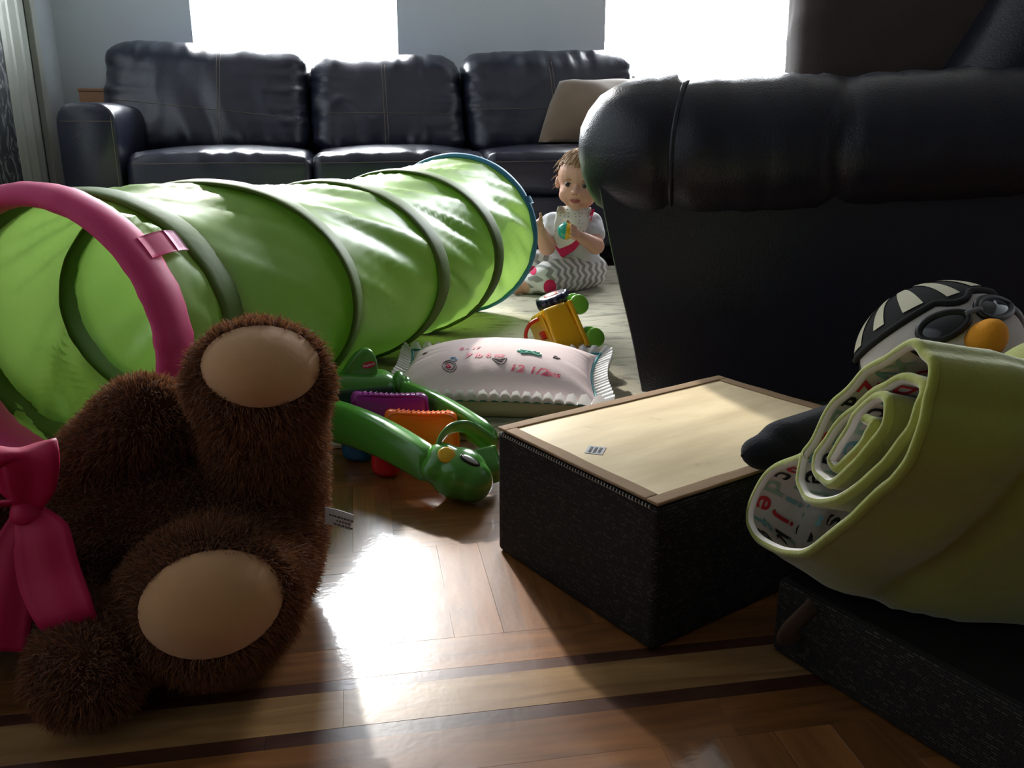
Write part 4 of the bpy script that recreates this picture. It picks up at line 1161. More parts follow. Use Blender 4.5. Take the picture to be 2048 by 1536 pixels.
# ================================================================== TOY TRUCK (toppled)
M_TY = pm('truck_yellow_plastic', (232, 176, 24), 0.3, 0.5, coat=.3)
M_NAVY = pm('navy_plastic', (22, 26, 64), 0.28, 0.5, coat=.3)
M_LIME = pm('lime_plastic', (126, 196, 58), 0.28, 0.5, coat=.3)
M_ORR = pm('orange_red_plastic', (206, 60, 30), 0.35, 0.5)
tk_c = atz(1108, 690, 0.055)
truck = thing('toy_truck', 'yellow toy dump truck with lime wheels tipped over on the rug', 'toy truck', (tk_c[0], tk_c[1], RUG_T))
# local axes of the toppled truck: length runs down-right in view, underside faces up-right
eL = np.array([0.30, -0.30, -0.78]); eL /= np.linalg.norm(eL)
eW = np.array([0.93, 0.30, 0.25]); eW -= eL * (eW @ eL); eW /= np.linalg.norm(eW)
eT = np.cross(eL, eW); TM = np.stack([eL, eW, eT], 1)          # columns: length, to the wheels (right), depth away
TC = aty(1112, 662, tk_c[1]); 
TM = TM @ np.diag([1.0, 1.0, -1.0])
def tl(vf, t=(0, 0, 0), m_=None):
    q = xf(xf(vf, m_, t), TM, TC); return q[0], [tuple(z)[::-1] for z in q[1]]
v, f = rbox((0.100, 0.066, 0.085), 0.009, (6, 4, 5))
v[:, 1] *= 1 + 0.12 * (v[:, 0] / 0.05)
def grow(vf): return vf
bodyT = obj('truck_body', tl((v, f)), M_TY, parent=truck)
obj('body_ledge', tl(rbox((0.104, 0.010, 0.091), 0.003, 2), (0.004, 0.036, 0)), M_TY, parent=truck)
obj('underside', tl(rbox((0.094, 0.004, 0.078), 0.002, 2), (0.004, -0.0345, 0)), M_TY, parent=truck)
def wheel(lx, lw, lt, r_, wd_, mat, name, tread=0):
    rr = []; n = 28
    for dz, k in ((-wd_ / 2, 0.72), (-wd_ / 2 + wd_ * .12, 0.93), (-wd_ * .2, 1.0), (wd_ * .2, 1.0), (wd_ / 2 - wd_ * .12, 0.93), (wd_ / 2, 0.72)):
        a = np.linspace(0, 2 * math.pi, n, endpoint=False)
        tt = 1 + (0.07 * np.sign(np.sin(a * 12)) if tread and 0.9 < k else 0)
        rr.append(np.stack([np.cos(a) * r_ * k * tt, np.sin(a) * r_ * k * tt, np.full(n, dz)], 1))
    return obj(name, tl(loft(rr), (lx, lw, lt)), mat, parent=truck)
for lx, lw in ((-0.032, 0.056), (0.046, 0.060)):
    w_ = wheel(lx, lw, -0.038, 0.0215, 0.014, M_LIME, 'wheel'); w_ = wheel(lx - 0.008, lw, -0.018, 0.0215, 0.014, M_LIME, 'wheel')
    wheel(lx - 0.010, lw + 0.004, 0.016, 0.0235, 0.024, M_NAVY, 'rear_wheel', 1)
big = []
for dz, k in ((-0.0125, 0.75), (-0.011, 0.95), (-0.006, 1.0), (0.006, 1.0), (0.011, 0.95), (0.0125, 0.75)):
    aa = np.linspace(0, 2 * math.pi, 48, endpoint=False); tt = 1 + (0.05 * np.sign(np.sin(aa * 12)) if k > .9 else 0)
    big.append(np.stack([np.cos(aa) * 0.036 * k * tt, np.sin(aa) * 0.036 * k * tt, np.full(48, dz)], 1))
bw = obj('big_wheel', xf(loft(big), frame((0.86, 0.42, 0.28), (-0.34, 0.05, 0.93)), aty(1106, 600, tk_c[1] + 0.035)), M_NAVY, parent=truck)
obj('hub_cap', xf(ellipsoid((0, 0, 0.0125), (0.017, 0.017, 0.003)), frame((0.86, 0.42, 0.28), (-0.34, 0.05, 0.93)), aty(1106, 600, tk_c[1] + 0.035)), M_ORR, parent=bw)
obj('axle_block', tl(rbox((0.014, 0.030, 0.014), 0.003, 2), (0.012, 0.050, 0.020)), pm('amber_plastic', (200, 140, 50), .3), parent=truck)
hp = [(-0.036, -0.034, -0.02), (-0.032, -0.060, -0.02), (-0.014, -0.078, -0.02), (0.006, -0.078, -0.02), (0.024, -0.064, -0.02), (0.034, -0.036, -0.02)]
hd_ = obj('handle', tl(tube(catmull(hp, 5), 0.0042, 8)), M_ORR, parent=truck)
for q in ((0.008, -0.090, -0.02), (0.022, -0.078, -0.02)): obj('knob', tl(ellipsoid((0, 0, 0), 0.0068), q), M_ORR, parent=hd_)
obj('hook', tl(rbox((0.018, 0.014, 0.010), 0.003, 2), (0.000, -0.040, -0.02)), M_ORR, parent=truck)
# little navy ball peeking out behind the pillow
nb_ = atz(824, 716, 0.020)
nbt = thing('navy_ball', 'small navy blue plastic ball between the tunnel and the keepsake pillow', 'ball', (nb_[0], nb_[1] + 0.03, RUG_T))
obj('shell', ellipsoid((nb_[0], nb_[1] + 0.03, RUG_T + 0.017), 0.017), M_NAVY, parent=nbt)
obj('seam', tube([(nb_[0] + 0.0172 * math.cos(t), nb_[1] + 0.03 + 0.0172 * math.sin(t), RUG_T + 0.017) for t in np.linspace(0, 6.283, 24, endpoint=False)], 0.0006, 5, closed=True), M_TEAL, parent=nbt)

# ================================================================== TODDLER
M_SKIN = pm('toddler_skin', (216, 166, 142), 0.55, 0.35, var=(20, .05), sss=0.08)
M_SHIRT = pm('pale_grey_jersey', (206, 208, 210), 0.9, 0.1, bump=(120, .1))
M_HAIRM = pm('light_brown_hair', (150, 118, 84), 0.6, 0.3, var=(60, .25), rand=0.25)
M_HOTP = pm('hot_pink_applique', (222, 56, 104), 0.8, 0.1)
TY = 2.66
def tw(px, py, Y=TY): return aty(px, py, Y)
kid = thing('person', 'toddler in pale grey top and dotted bib sitting on the rug with a raised hand', 'person', (*tw(1140, 580)[:2], RUG_T))
hcn = tw(1160, 364, 2.655)                       # head centre
cx = tw(1148, 500)[0]
shL, shR = tw(1183, 448, 2.68), tw(1105, 447, 2.68)   # shoulders (image right / left)
elR, haR = tw(1094, 494, 2.62), tw(1079, 455, 2.57)   # raised arm on the image left
elL, haL = tw(1192, 492, 2.60), tw(1152, 468, 2.55)   # arm bent across, holding the ball
ballc = tw(1132, 462, 2.525)
pel = np.array([cx + 0.005, 2.70, 0.075])
neck = tw(1150, 425, 2.675)
Yf = np.array([-0.40, -0.90, -0.07]); Yf /= np.linalg.norm(Yf)      # facing direction of the head
Hx = np.cross(Yf, [0, 0, 1.0]); Hx /= np.linalg.norm(Hx)            # toward image left
if Hx[0] > 0: Hx = -Hx
Hz = np.cross(Hx, Yf); Hz = Hz if Hz[2] > 0 else -Hz
HM = np.stack([Hx, -Yf, Hz], 1)                  # head frame: x image-left, y back, z up
tilt_ = rotm(R(-4), 'Y'); HM = HM @ tilt_
def hp3(x, y, z): return hcn + HM @ np.array([x, y, z])
def finger(b0, d, ln, r_, curl=(0, 0, 0)):
    d = np.array(d, float); d /= np.linalg.norm(d); c = np.array(curl, float)
    m_ = b0 + d * ln * 0.5; t_ = m_ + (d + c) / np.linalg.norm(d + c) * ln * 0.5
    return [capsule(b0, m_, r_, r_ * 0.95, 10), capsule(m_, t_, r_ * 0.95, r_ * 0.8, 10)]
sk = [ellipsoid(hcn + HM @ np.array([0, 0.012, 0.022]), (0.072, 0.082, 0.072), HM), ellipsoid(hp3(0, -0.010, -0.026), (0.060, 0.062, 0.056), HM),
      ellipsoid(hp3(0.030, -0.036, -0.036), (0.027, 0.026, 0.026), HM), ellipsoid(hp3(-0.030, -0.036, -0.036), (0.027, 0.026, 0.026), HM),
      ellipsoid(hp3(0, -0.052, -0.062), (0.020, 0.017, 0.015), HM),
      capsule(hp3(0, -0.070, -0.006), hp3(0, -0.078, -0.020), 0.0065, 0.0085, 10), ellipsoid(hp3(0.008, -0.073, -0.022), 0.006), ellipsoid(hp3(-0.008, -0.073, -0.022), 0.006),
      ellipsoid(hp3(0, -0.066, -0.044), (0.014, 0.007, 0.0045), HM), ellipsoid(hp3(0, -0.065, -0.050), (0.012, 0.007, 0.005), HM),
      ellipsoid(hp3(0.072, 0.012, -0.008), (0.008, 0.014, 0.020), HM), ellipsoid(hp3(-0.072, 0.012, -0.008), (0.008, 0.014, 0.020), HM),
      capsule(neck + np.array([0, 0.01, -0.02]), hp3(0, 0.015, -0.05), 0.036, 0.036),
      capsule(pel, neck + np.array([0, 0, -0.04]), 0.078, 0.062),
      capsule(neck + np.array([0, 0, -0.045]), shL, 0.036, 0.030), capsule(neck + np.array([0, 0, -0.045]), shR, 0.036, 0.030),
      capsule(shL, elL, 0.030, 0.025), capsule(elL, haL + (elL - haL) * 0.22, 0.027, 0.017), capsule(shR, elR, 0.030, 0.026), capsule(elR, haR + (elR - haR) * 0.2, 0.027, 0.017)]
# raised open hand: palm + five fingers
dR = (haR - elR) / np.linalg.norm(haR - elR); sR = np.array([1.0, 0.1, 0]) - dR * dR[0]; sR /= np.linalg.norm(sR); nR = np.cross(dR, sR)
pR = haR + dR * 0.006
sk += [ellipsoid(pR, (0.016, 0.010, 0.019), np.stack([sR, nR, dR], 1))]
for k, (off, ln) in enumerate(((0.012, 0.036), (0.0042, 0.027), (-0.0042, 0.024), (-0.0115, 0.019))):
    sk += finger(pR + dR * 0.014 + sR * off, dR * 1.0 + sR * off * 14 - nR * (0.0 if k == 0 else 0.25), ln, 0.0055, -nR * (0.1 if k == 0 else 0.9) - dR * (0 if k == 0 else .4))
sk += finger(pR - sR * 0.012 - dR * 0.004, -sR * 1.0 + dR * 0.6, 0.022, 0.0060)
# other hand: palm beside the ball, fingers closing around it
dL = ballc - elL; dL /= np.linalg.norm(dL); pL = haL + np.array([-0.002, 0.004, -0.002])
sk += [ellipsoid(pL, (0.018, 0.012, 0.017))]
for k, ang_ in enumerate((75, 40, 5, -30)):
    aa = R(ang_); b0 = pL + np.array([-0.004, -0.006, 0.010 - 0.007 * k]); tgt = ballc + np.array([math.cos(R(20)) * 0.028 * (0.35), -0.027, math.sin(aa) * 0.022])
    mid = (b0 + tgt) / 2 + np.array([0.006, -0.010, 0.002])
    sk += [capsule(b0, mid, 0.0058, 0.0056, 10), capsule(mid, tgt, 0.0056, 0.0048, 10)]
tp_ = ballc + np.array([0.004, 0.004, 0.030]); sk += [capsule(pL + np.array([-0.004, 0, 0.012]), tp_, 0.0062, 0.0052, 10)]
# legs under the trousers, bare feet
kneeN, footN = np.array([tw(1098, 572, 2.56)[0], 2.565, 0.062]), np.array([tw(1052, 585, 2.60)[0], 2.60, 0.032])
hipN, hipF = pel + np.array([0.055, -0.02, -0.012]), pel + np.array([-0.045, -0.02, -0.012])
kneeF, footF = np.array([tw(1066, 548, 2.70)[0], 2.70, 0.085]), np.array([tw(1035, 590, 2.66)[0], 2.66, 0.030])
sk += [capsule(hipN, kneeN, 0.045, 0.038), capsule(kneeN, footN, 0.036, 0.024), capsule(hipF, kneeF, 0.045, 0.038), capsule(kneeF, footF, 0.036, 0.022)]
sk += [capsule(footN, footN + np.array([-0.030, -0.006, -0.006]), 0.018, 0.016), capsule(footF, footF + np.array([-0.03, -0.02, -0.004]), 0.018, 0.016)]
skin = blob(sk, 0.0034, 3, 0.5)
skin[0][:, 2] = np.maximum(skin[0][:, 2], RUG_T + 0.001)
kb = obj('body', skin, M_SKIN, parent=kid)
# face
for s in (-1, 1):
    e = hp3(0.0265 * s, -0.0585, -0.002)
    ey = obj('eye', ellipsoid(e, (0.0105, 0.0085, 0.0078), HM), pm('eye_white', (226, 222, 218), .2), parent=kid)
    obj('iris', ellipsoid(hp3(0.0265 * s + 0.0008, -0.0655, -0.002), (0.0070, 0.0030, 0.0068), HM), pm('dark_iris', (40, 30, 28), .15), parent=ey)
    obj('brow', tube(catmull([hp3(0.016 * s, -0.066, 0.0115), hp3(0.026 * s, -0.0655, 0.0150), hp3(0.037 * s, -0.059, 0.0125)], 4), 0.0016, 6), M_HAIRM, parent=kid)
    obj('upper_lid', tube(catmull([hp3(0.0175 * s, -0.0635, 0.0015), hp3(0.0265 * s, -0.0665, 0.0048), hp3(0.0355 * s, -0.0605, 0.0010)], 4), 0.0015, 6), pm('lash_line', (96, 66, 54), .6), parent=kid)
    obj('nostril', ellipsoid(hp3(0.0045 * s, -0.0795, -0.0275), (0.0022, 0.0016, 0.0014), HM), pm('nostril_shade', (120, 70, 60), .7), parent=kid)
obj('lips', join(tube(catmull([hp3(-0.0155, -0.0655, -0.0475), hp3(-0.007, -0.0715, -0.0448), hp3(0, -0.0725, -0.0460), hp3(0.007, -0.0715, -0.0448), hp3(0.0155, -0.0655, -0.0475)], 5), [0.0008] + [0.0026] * 19 + [0.0008], 7),
                 tube(catmull([hp3(-0.0135, -0.0655, -0.0490), hp3(0, -0.0720, -0.0525), hp3(0.0135, -0.0655, -0.0490)], 6), [0.0008] + [0.0030] * 11 + [0.0008], 7)), pm('lip_pink', (176, 96, 92), .4), parent=kid)
# hair: cap following the skull plus fine strands swept forward
cap = ellipsoid(hcn + HM @ np.array([0, 0.016, 0.026]), (0.0755, 0.0850, 0.0735), HM, 40, 28)
loc_ = (cap[0] - hcn) @ HM
def hairline(p): return (p[2] > 0.030 + 0.022 * max(0, -p[1] / 0.07) + 0.016 * abs(p[0]) / 0.07 * (1 if p[1] < 0 else 0) - (0.075 if p[1] > 0.005 else 0) - 0.05 * np.clip((p[1] + 0.03) / 0.035, 0, 1))
keepf = [q for q in cap[1] if sum(hairline(loc_[i]) for i in q) >= len(q) - 1]
used = sorted({i for q in keepf for i in q}); mp_ = {i: k for k, i in enumerate(used)}
cv2 = (cap[0][used], [tuple(mp_[i] for i in q) for q in keepf])
hair = obj('hair', cv2, M_HAIRM, parent=kid)
strands = []
for k in range(420):
    q = keepf[RNG.integers(len(keepf))]; p = cap[0][list(q)].mean(0); l_ = (p - hcn) @ HM
    fl_ = np.array([l_[0] * 0.5 + 0.012, -0.035 if l_[1] < 0.03 else 0.02, -0.045]); fl_ = fl_ / np.linalg.norm(fl_) * RNG.uniform(0.016, 0.034)
    pts = [p, hcn + HM @ (l_ * 1.03 + fl_ * 0.5), hcn + HM @ (l_ * 1.0 + fl_)]
    # keep strands on the head
    pts = [pt_ if np.linalg.norm(((pt_ - hcn) @ HM - [0, .016, .026]) / [.077, .087, .075]) > 1.0 else hcn + HM @ (np.array([0, .016, .026]) + (((pt_ - hcn) @ HM) - [0, .016, .026]) / np.linalg.norm((((pt_ - hcn) @ HM) - [0, .016, .026]) / [.077, .087, .075])) for pt_ in pts]
    strands.append(tube(pts, [0.0016, 0.0014, 0.0005], 4))
obj('hair_strands', join(*strands), M_HAIRM, parent=hair, kind='stuff')
# shirt with short sleeves
shv = blob([capsule(pel + np.array([0, 0, 0.0]), neck + np.array([0, 0.002, -0.055]), 0.088, 0.068), capsule(neck + np.array([0, 0, -0.042]), shL, 0.040, 0.037), capsule(neck + np.array([0, 0, -0.042]), shR, 0.040, 0.037),
            capsule(shL, shL + (elL - shL) * 0.52, 0.037, 0.036), capsule(shR, shR + (elR - shR) * 0.50, 0.037, 0.036), ellipsoid(pel + np.array([0, -0.01, 0.02]), (0.092, 0.080, 0.060))], 0.004, 5)
shv = ripple(shv, 0.004, 40, 1.3)
shv[0][:, 2] = np.maximum(shv[0][:, 2], RUG_T + 0.003)
shirt = obj('shirt', shv, M_SHIRT, parent=kid)
def chevron():
    m = bpy.data.materials.new('chevron_knit'); m.use_nodes = True
    N = m.node_tree.nodes; L = m.node_tree.links; b = N['Principled BSDF']; b.inputs['Roughness'].default_value = .9
    tc = N.new('ShaderNodeTexCoord'); sx = N.new('ShaderNodeSeparateXYZ'); L.new(tc.outputs['Object'], sx.inputs[0])
    def mth(op, a, bb=None):
        q = N.new('ShaderNodeMath'); q.operation = op
        for i_, z_ in ((0, a), (1, bb)):
            if z_ is None: continue
            if isinstance(z_, (int, float)): q.inputs[i_].default_value = z_
            else: L.new(z_, q.inputs[i_])
        return q.outputs[0]
    pp = mth('PINGPONG', mth('MULTIPLY', sx.outputs['Z'], 1.0), 0.014)
    t_ = mth('ADD', mth('ADD', sx.outputs['X'], mth('MULTIPLY', sx.outputs['Y'], 0.6)), mth('MULTIPLY', pp, 0.9))
    fr_ = mth('FRACT', mth('MULTIPLY', t_, 30.0)); gt = mth('GREATER_THAN', fr_, 0.5)
    mx = N.new('ShaderNodeMix'); mx.data_type = 'RGBA'; mx.inputs['A'].default_value = lin((226, 224, 222)); mx.inputs['B'].default_value = lin((156, 152, 150)); L.new(gt, mx.inputs['Factor']); L.new(mx.outputs['Result'], b.inputs['Base Color'])
    return m
pv_ = blob([ellipsoid(pel + np.array([0, 0.005, -0.012]), (0.094, 0.082, 0.058)), capsule(hipN, kneeN, 0.056, 0.052), capsule(kneeN, footN + np.array([0.016, 0, 0.006]), 0.050, 0.032), capsule(hipF, kneeF, 0.056, 0.050), capsule(kneeF, footF + np.array([0.016, 0.01, 0.006]), 0.048, 0.030)], 0.004, 5)
pv_ = ripple(pv_, 0.005, 30, 4.3); pv_[0][:, 2] = np.maximum(pv_[0][:, 2], RUG_T + 0.002)
pants = obj('trousers', pv_, chevron(), parent=kid)
pt = bvh(pv_); stt = bvh(join(shv, skin))
def patch(tree, px, py, hx, hz, mat, name, parent, off=0.0015):
    D, Fc = disc(5, 24); P = []
    for d in D:
        h_ = hit(tree, camp, ray(px + d[0] * hx, py - d[1] * hz)); p = h_[0] if h_ else tw(px, py, 2.6)
        P.append(p + (camp - p) / np.linalg.norm(camp - p) * off)
    return obj(name, (np.array(P), Fc), mat, parent=parent)
patch(pt, 1100, 574, 13, 15, M_HOTP, 'knee_patch', pants); patch(pt, 1066, 541, 7, 9, M_HOTP, 'knee_patch', pants)
def clothpoly(tree, outline, mat, name, parent, off, n=16):
    """cloth panel laid on the chest: fan of rows between a left and a right edge (photo outline)"""
    Lp, Rp = outline; rows = []
    for t in np.linspace(0, 1, n):
        a_ = np.array([np.interp(t, np.linspace(0, 1, len(Lp)), [q[k] for q in Lp]) for k in (0, 1)]); b_ = np.array([np.interp(t, np.linspace(0, 1, len(Rp)), [q[k] for q in Rp]) for k in (0, 1)])
        row = []
        for s in np.linspace(0, 1, 14):
            q = a_ * (1 - s) + b_ * s; h_ = hit(tree, camp, ray(*q)); p = h_[0] if h_ and h_[0][1] > 2.45 else tw(q[0], q[1], 2.62)
            row.append(p)
        rows.append(np.array(row))
    G = np.array(rows)
    for _ in range(3): G[1:-1, 1:-1] = (G[1:-1, 1:-1] * 2 + G[:-2, 1:-1] + G[2:, 1:-1] + G[1:-1, :-2] + G[1:-1, 2:]) / 6
    G = G + (camp - G) / np.linalg.norm(camp - G, axis=2)[..., None] * off
    G2 = G + np.array([0, 0.0025, 0]); m_, k_ = G.shape[:2]; V = np.vstack([G.reshape(-1, 3), G2.reshape(-1, 3)]); Fc = []
    for i in range(m_ - 1):
        for j in range(k_ - 1):
            q = (i * k_ + j, i * k_ + j + 1, (i + 1) * k_ + j + 1, (i + 1) * k_ + j); Fc.append(q[::-1]); Fc.append(tuple(m_ * k_ + z for z in q))
    bd_ = list(range(k_)) + [i * k_ + k_ - 1 for i in range(1, m_)] + [(m_ - 1) * k_ + j for j in range(k_ - 2, -1, -1)] + [i * k_ for i in range(m_ - 2, 0, -1)]
    for a_, b_ in zip(bd_, bd_[1:] + bd_[:1]): Fc.append((a_, b_, b_ + m_ * k_, a_ + m_ * k_))
    return obj(name, (V, Fc), mat, parent=parent)
sht = bvh(join(shv, capsule(neck + np.array([0, 0.01, -0.03]), hp3(0, 0.015, -0.05), 0.046, 0.046), capsule(pel, neck + np.array([0, 0, -0.04]), 0.082, 0.068), capsule(neck + np.array([0, 0, -0.045]), shL, 0.042, 0.034), capsule(neck + np.array([0, 0, -0.045]), shR, 0.040, 0.034)))
def dots():
    m = bpy.data.materials.new('dotted_cotton'); m.use_nodes = True
    N = m.node_tree.nodes; L = m.node_tree.links; b = N['Principled BSDF']; b.inputs['Roughness'].default_value = .9
    tc = N.new('ShaderNodeTexCoord'); mp = N.new('ShaderNodeMapping'); mp.inputs['Scale'].default_value = (1, 0.0, 1); L.new(tc.outputs['Object'], mp.inputs[0])
    vo = N.new('ShaderNodeTexVoronoi'); vo.inputs['Scale'].default_value = 95; vo.inputs['Randomness'].default_value = .35; L.new(mp.outputs[0], vo.inputs['Vector'])
    lt = N.new('ShaderNodeMath'); lt.operation = 'LESS_THAN'; lt.inputs[1].default_value = .17; L.new(vo.outputs['Distance'], lt.inputs[0])
    mx = N.new('ShaderNodeMix'); mx.data_type = 'RGBA'; mx.inputs['A'].default_value = lin((232, 228, 218)); mx.inputs['B'].default_value = lin((120, 116, 108)); L.new(lt.outputs[0], mx.inputs['Factor']); L.new(mx.outputs['Result'], b.inputs['Base Color'])
    return m
bib = clothpoly(sht, ([(1116, 412), (1110, 440), (1107, 470), (1112, 490), (1117, 497)], [(1182, 414), (1184, 430), (1170, 465), (1143, 488), (1121, 497)]), dots(), 'bib', kid, 0.010)
clothpoly(sht, ([(1109, 476), (1112, 497), (1122, 513)], [(1172, 470), (1150, 500), (1126, 515)]), M_HOTP, 'bib_heart', bib, 0.0035, 10)
clothpoly(sht, ([(1184, 418), (1177, 438)], [(1190, 418), (1182, 441)]), M_HOTP, 'bib_strap', bib, 0.006, 6)
# two colour ball in the hand
bl = thing('two_tone_ball', 'small glossy teal and yellow ball held in the toddler hand', 'ball', tuple(ballc - [0, 0, 0.0255]))
bvf = ellipsoid((0, 0, 0), 0.0255, None, 28, 20)
half = lambda s: [q for q in bvf[1] if np.mean([bvf[0][i][2] for i in q]) * s > 0]
for s, m_, nm in ((1, pm('teal_plastic', (24, 160, 140), .15, coat=.4), 'teal_half'), (-1, pm('ball_yellow', (226, 182, 40), .15, coat=.4), 'yellow_half')):
    us = sorted({i for q in half(s) for i in q}); mm = {i: k for k, i in enumerate(us)}
    obj(nm, xf((bvf[0][us], [tuple(mm[i] for i in q) for q in half(s)]), frame((0.15, 0.1, 1), (-0.90, 0.25, 0.2)), ballc), m_, parent=bl)

# ================================================================== ROLLED QUILT
M_LIMEQ = pm('lime_velour', (132, 136, 54), 0.95, 0.12, var=(10, 0.12), bump=(190, 0.3), sheen=0.35)
M_LINING = pm('white_print_cotton', (214, 208, 196), 0.85, 0.15, bump=(30, .25))
QA = np.array([0.92, -0.02, -0.22]); QA /= np.linalg.norm(QA)           # axis, pointing away to the right
Q0 = atz(1740, 860, 0.272)
def onplane(px, py):
    d = ray(px, py); return O3 + d * (((Q0 - O3) @ QA) / (d @ QA))
zz = [(330, 770), (200, 812), (112, 920), (90, 1035), (140, 1108), (250, 1150), (345, 1138), (480, 1050), (620, 930), (730, 810), (800, 650), (832, 500), (818, 390), (755, 338),
      (640, 385), (540, 452), (440, 545), (372, 650), (322, 760), (302, 860), (335, 938), (420, 958), (520, 920), (640, 822), (740, 690), (788, 570), (775, 490), (700, 470),
      (600, 505), (505, 575), (425, 665), (374, 760), (374, 845), (440, 876), (540, 808), (636, 692), (672, 596), (640, 538),
      (580, 556), (505, 630), (446, 722), (412, 796), (446, 808), (536, 722), (590, 655), (566, 630)]
QE1 = np.array([0.02, 1.0, 0.0]); QE1 -= QA * (QE1 @ QA); QE1 /= np.linalg.norm(QE1); QE2 = np.cross(QE1, QA)
if QE2[2] < 0: QE2 = -QE2
c2 = []
for x, y in zz:
    p = onplane(1450 + x / 1.97, 520 + y / 1.97) - Q0; c2.append((p @ QE1, p @ QE2))
C2 = catmull(c2, 9)
C2 = C2 + np.array([[noise.noise(Vector((i * 0.13, 1.7, 0))), noise.noise(Vector((i * 0.13, 9.1, 4)))] for i in range(len(C2))]) * 0.0035
ctr2 = np.array([np.mean([c[0] for c in c2[14:]]), np.mean([c[1] for c in c2[14:]])])
T2 = np.gradient(C2, axis=0); T2 /= np.linalg.norm(T2, axis=1)[:, None]
N2_ = np.stack([T2[:, 1], -T2[:, 0]], 1)
sg = np.sign(((C2 - ctr2) * N2_).sum(1)); N2_ = N2_ * (1 if np.median(sg) > 0 else -1)
S2 = np.concatenate([[0], np.cumsum(np.linalg.norm(np.diff(C2, axis=0), axis=1))])
QTH = 0.0040
qn = len(C2)
turn = np.linspace(0, 1, qn)
def q3(i, t, off, growc=True):
    """point on the quilt: spiral index i (float ok), axial distance t, offset along outward normal"""
    i0 = min(int(i), qn - 2); fr_ = i - i0
    c = C2[i0] * (1 - fr_) + C2[i0 + 1] * fr_; n_ = N2_[i0] * (1 - fr_) + N2_[i0 + 1] * fr_
    outer = max(0.0, 1 - turn[min(i0, qn - 1)] / 0.40)
    g = 1 + (1.2 * t) * min(1, outer * 2)
    rel = (c - ctr2) * g
    if rel[1] < 0: rel = rel * np.array([1 + 0.5 * t * outer, 1 + 1.6 * t * min(1, outer * 2)])
    d = rel + ctr2 + n_ * off
    p = Q0 + QE1 * d[0] + QE2 * d[1] + QA * t
    w_ = noise.noise(Vector(p) * 16) * 0.006 * min(1, t / 0.05) * min(1, outer * 2)
    tele = 0.004 * math.sin(i0 * 0.055) + 0.003 * noise.noise(Vector((i0 * 0.07, 0, 3)))
    seam = 0.011 * math.exp(-((t - 0.075 - 0.012 * math.sin(i0 * .02)) / 0.008) ** 2) * min(1, outer * 2)
    p = p + (QE1 * n_[0] + QE2 * n_[1]) * (w_ - seam) + QA * tele * (1 if t < .03 else .3)
    inside = (p[:2] - B1) @ bv > -0.012
    p[2] = max(p[2], (BXH if inside else 0.012) + (0.0035 if off > 0 else 0.0075))
    return p
ts = np.concatenate([[0, 0.004], np.linspace(0.015, 0.33, 22)])
quilt = thing('rolled_quilt', 'lime green baby quilt rolled up to show its alphabet print lining', 'quilt', (Q0[0] + 0.1, Q0[1], BXH + 0.002))
def sheet(off): return [[q3(i, t, off) for i in range(qn)] for t in ts]
SO, SI = np.array(sheet(QTH)), np.array(sheet(-QTH))
# rounded rim at the visible end
rimr = []
for a_ in np.linspace(0, math.pi, 7):
    rimr.append([ (SO[0][i] + SI[0][i]) / 2 + (SO[0][i] - SI[0][i]) / 2 * math.cos(a_) * 1.12 - QA * QTH * 1.25 * math.sin(a_) for i in range(qn)])
def gridf(G, flip=False):
    G = np.array(G); m_, k_ = G.shape[:2]; Fc = []
    for i in range(m_ - 1):
        for j in range(k_ - 1):
            q = (i * k_ + j, i * k_ + j + 1, (i + 1) * k_ + j + 1, (i + 1) * k_ + j); Fc.append(q[::-1] if flip else q)
    return G.reshape(-1, 3), Fc
obj('outer_cover', gridf(SO), M_LIMEQ, parent=quilt)
obj('edge_binding', gridf(rimr[:5]), M_LIMEQ, parent=quilt)
obj('lining_edge', gridf(rimr[4:]), M_LINING, parent=quilt)
obj('printed_lining', gridf(SI, True), M_LINING, parent=quilt)
ec = [[SO[k][0], SI[k][0]] for k in range(len(ts))]; obj('end_hem', gridf(ec), M_LIMEQ, parent=quilt)
# alphabet print following the lining
INK = {'red': (196, 44, 52), 'black': (52, 44, 40), 'teal': (124, 172, 172), 'green': (150, 178, 150)}
glyph = {}
ink_parts = {k: [] for k in INK}
for row in range(4):
    s0 = 0.014 + 0.006 * (row % 2); k = row * 5
    while s0 < S2[-1] - 0.015:
        ch = 'abcdefghijklmnopqrstuvwxyz'[k % 26]; colr = ('teal', 'red', 'black', 'green', 'red', 'teal', 'black', 'green')[k % 8]
        if ch not in glyph: glyph[ch] = text_vf(ch, 0.036, 0, 1, 0.0006)
        gv, gf = glyph[ch]; P = []
        for p in gv:
            ss, tt = s0 + p[0], max(0.001, 0.014 + row * 0.030 + p[1] - 0.003)
            i = float(np.interp(ss, S2, np.arange(qn))); P.append(q3(i, tt, -QTH - 0.0007))
        ink_parts[colr].append((np.array(P), gf)); s0 += 0.030 if ch in 'mw' else 0.0215; k += 1
for cn, pl in ink_parts.items(): obj('letter_print_' + cn, join(*pl), pm('ink_' + cn, INK[cn], .85), parent=quilt, smooth=False, kind='stuff')
# loosely folded far end bulging above the roll
fp = blob([ellipsoid(atz(2010, 735, 0.30) + np.array([0.045, 0.01, -0.045]), (0.070, 0.05, 0.045)), ellipsoid(atz(2110, 745, 0.30) + np.array([0.02, 0.0, -0.03]), (0.08, 0.06, 0.06)), ellipsoid(Q0 + QA * 0.22 + np.array([0, 0.02, 0.03]), (0.09, 0.07, 0.07))], 0.006, 8)
obj('folded_end', ripple(fp, 0.008, 14, 2.2), M_LIMEQ, parent=quilt)

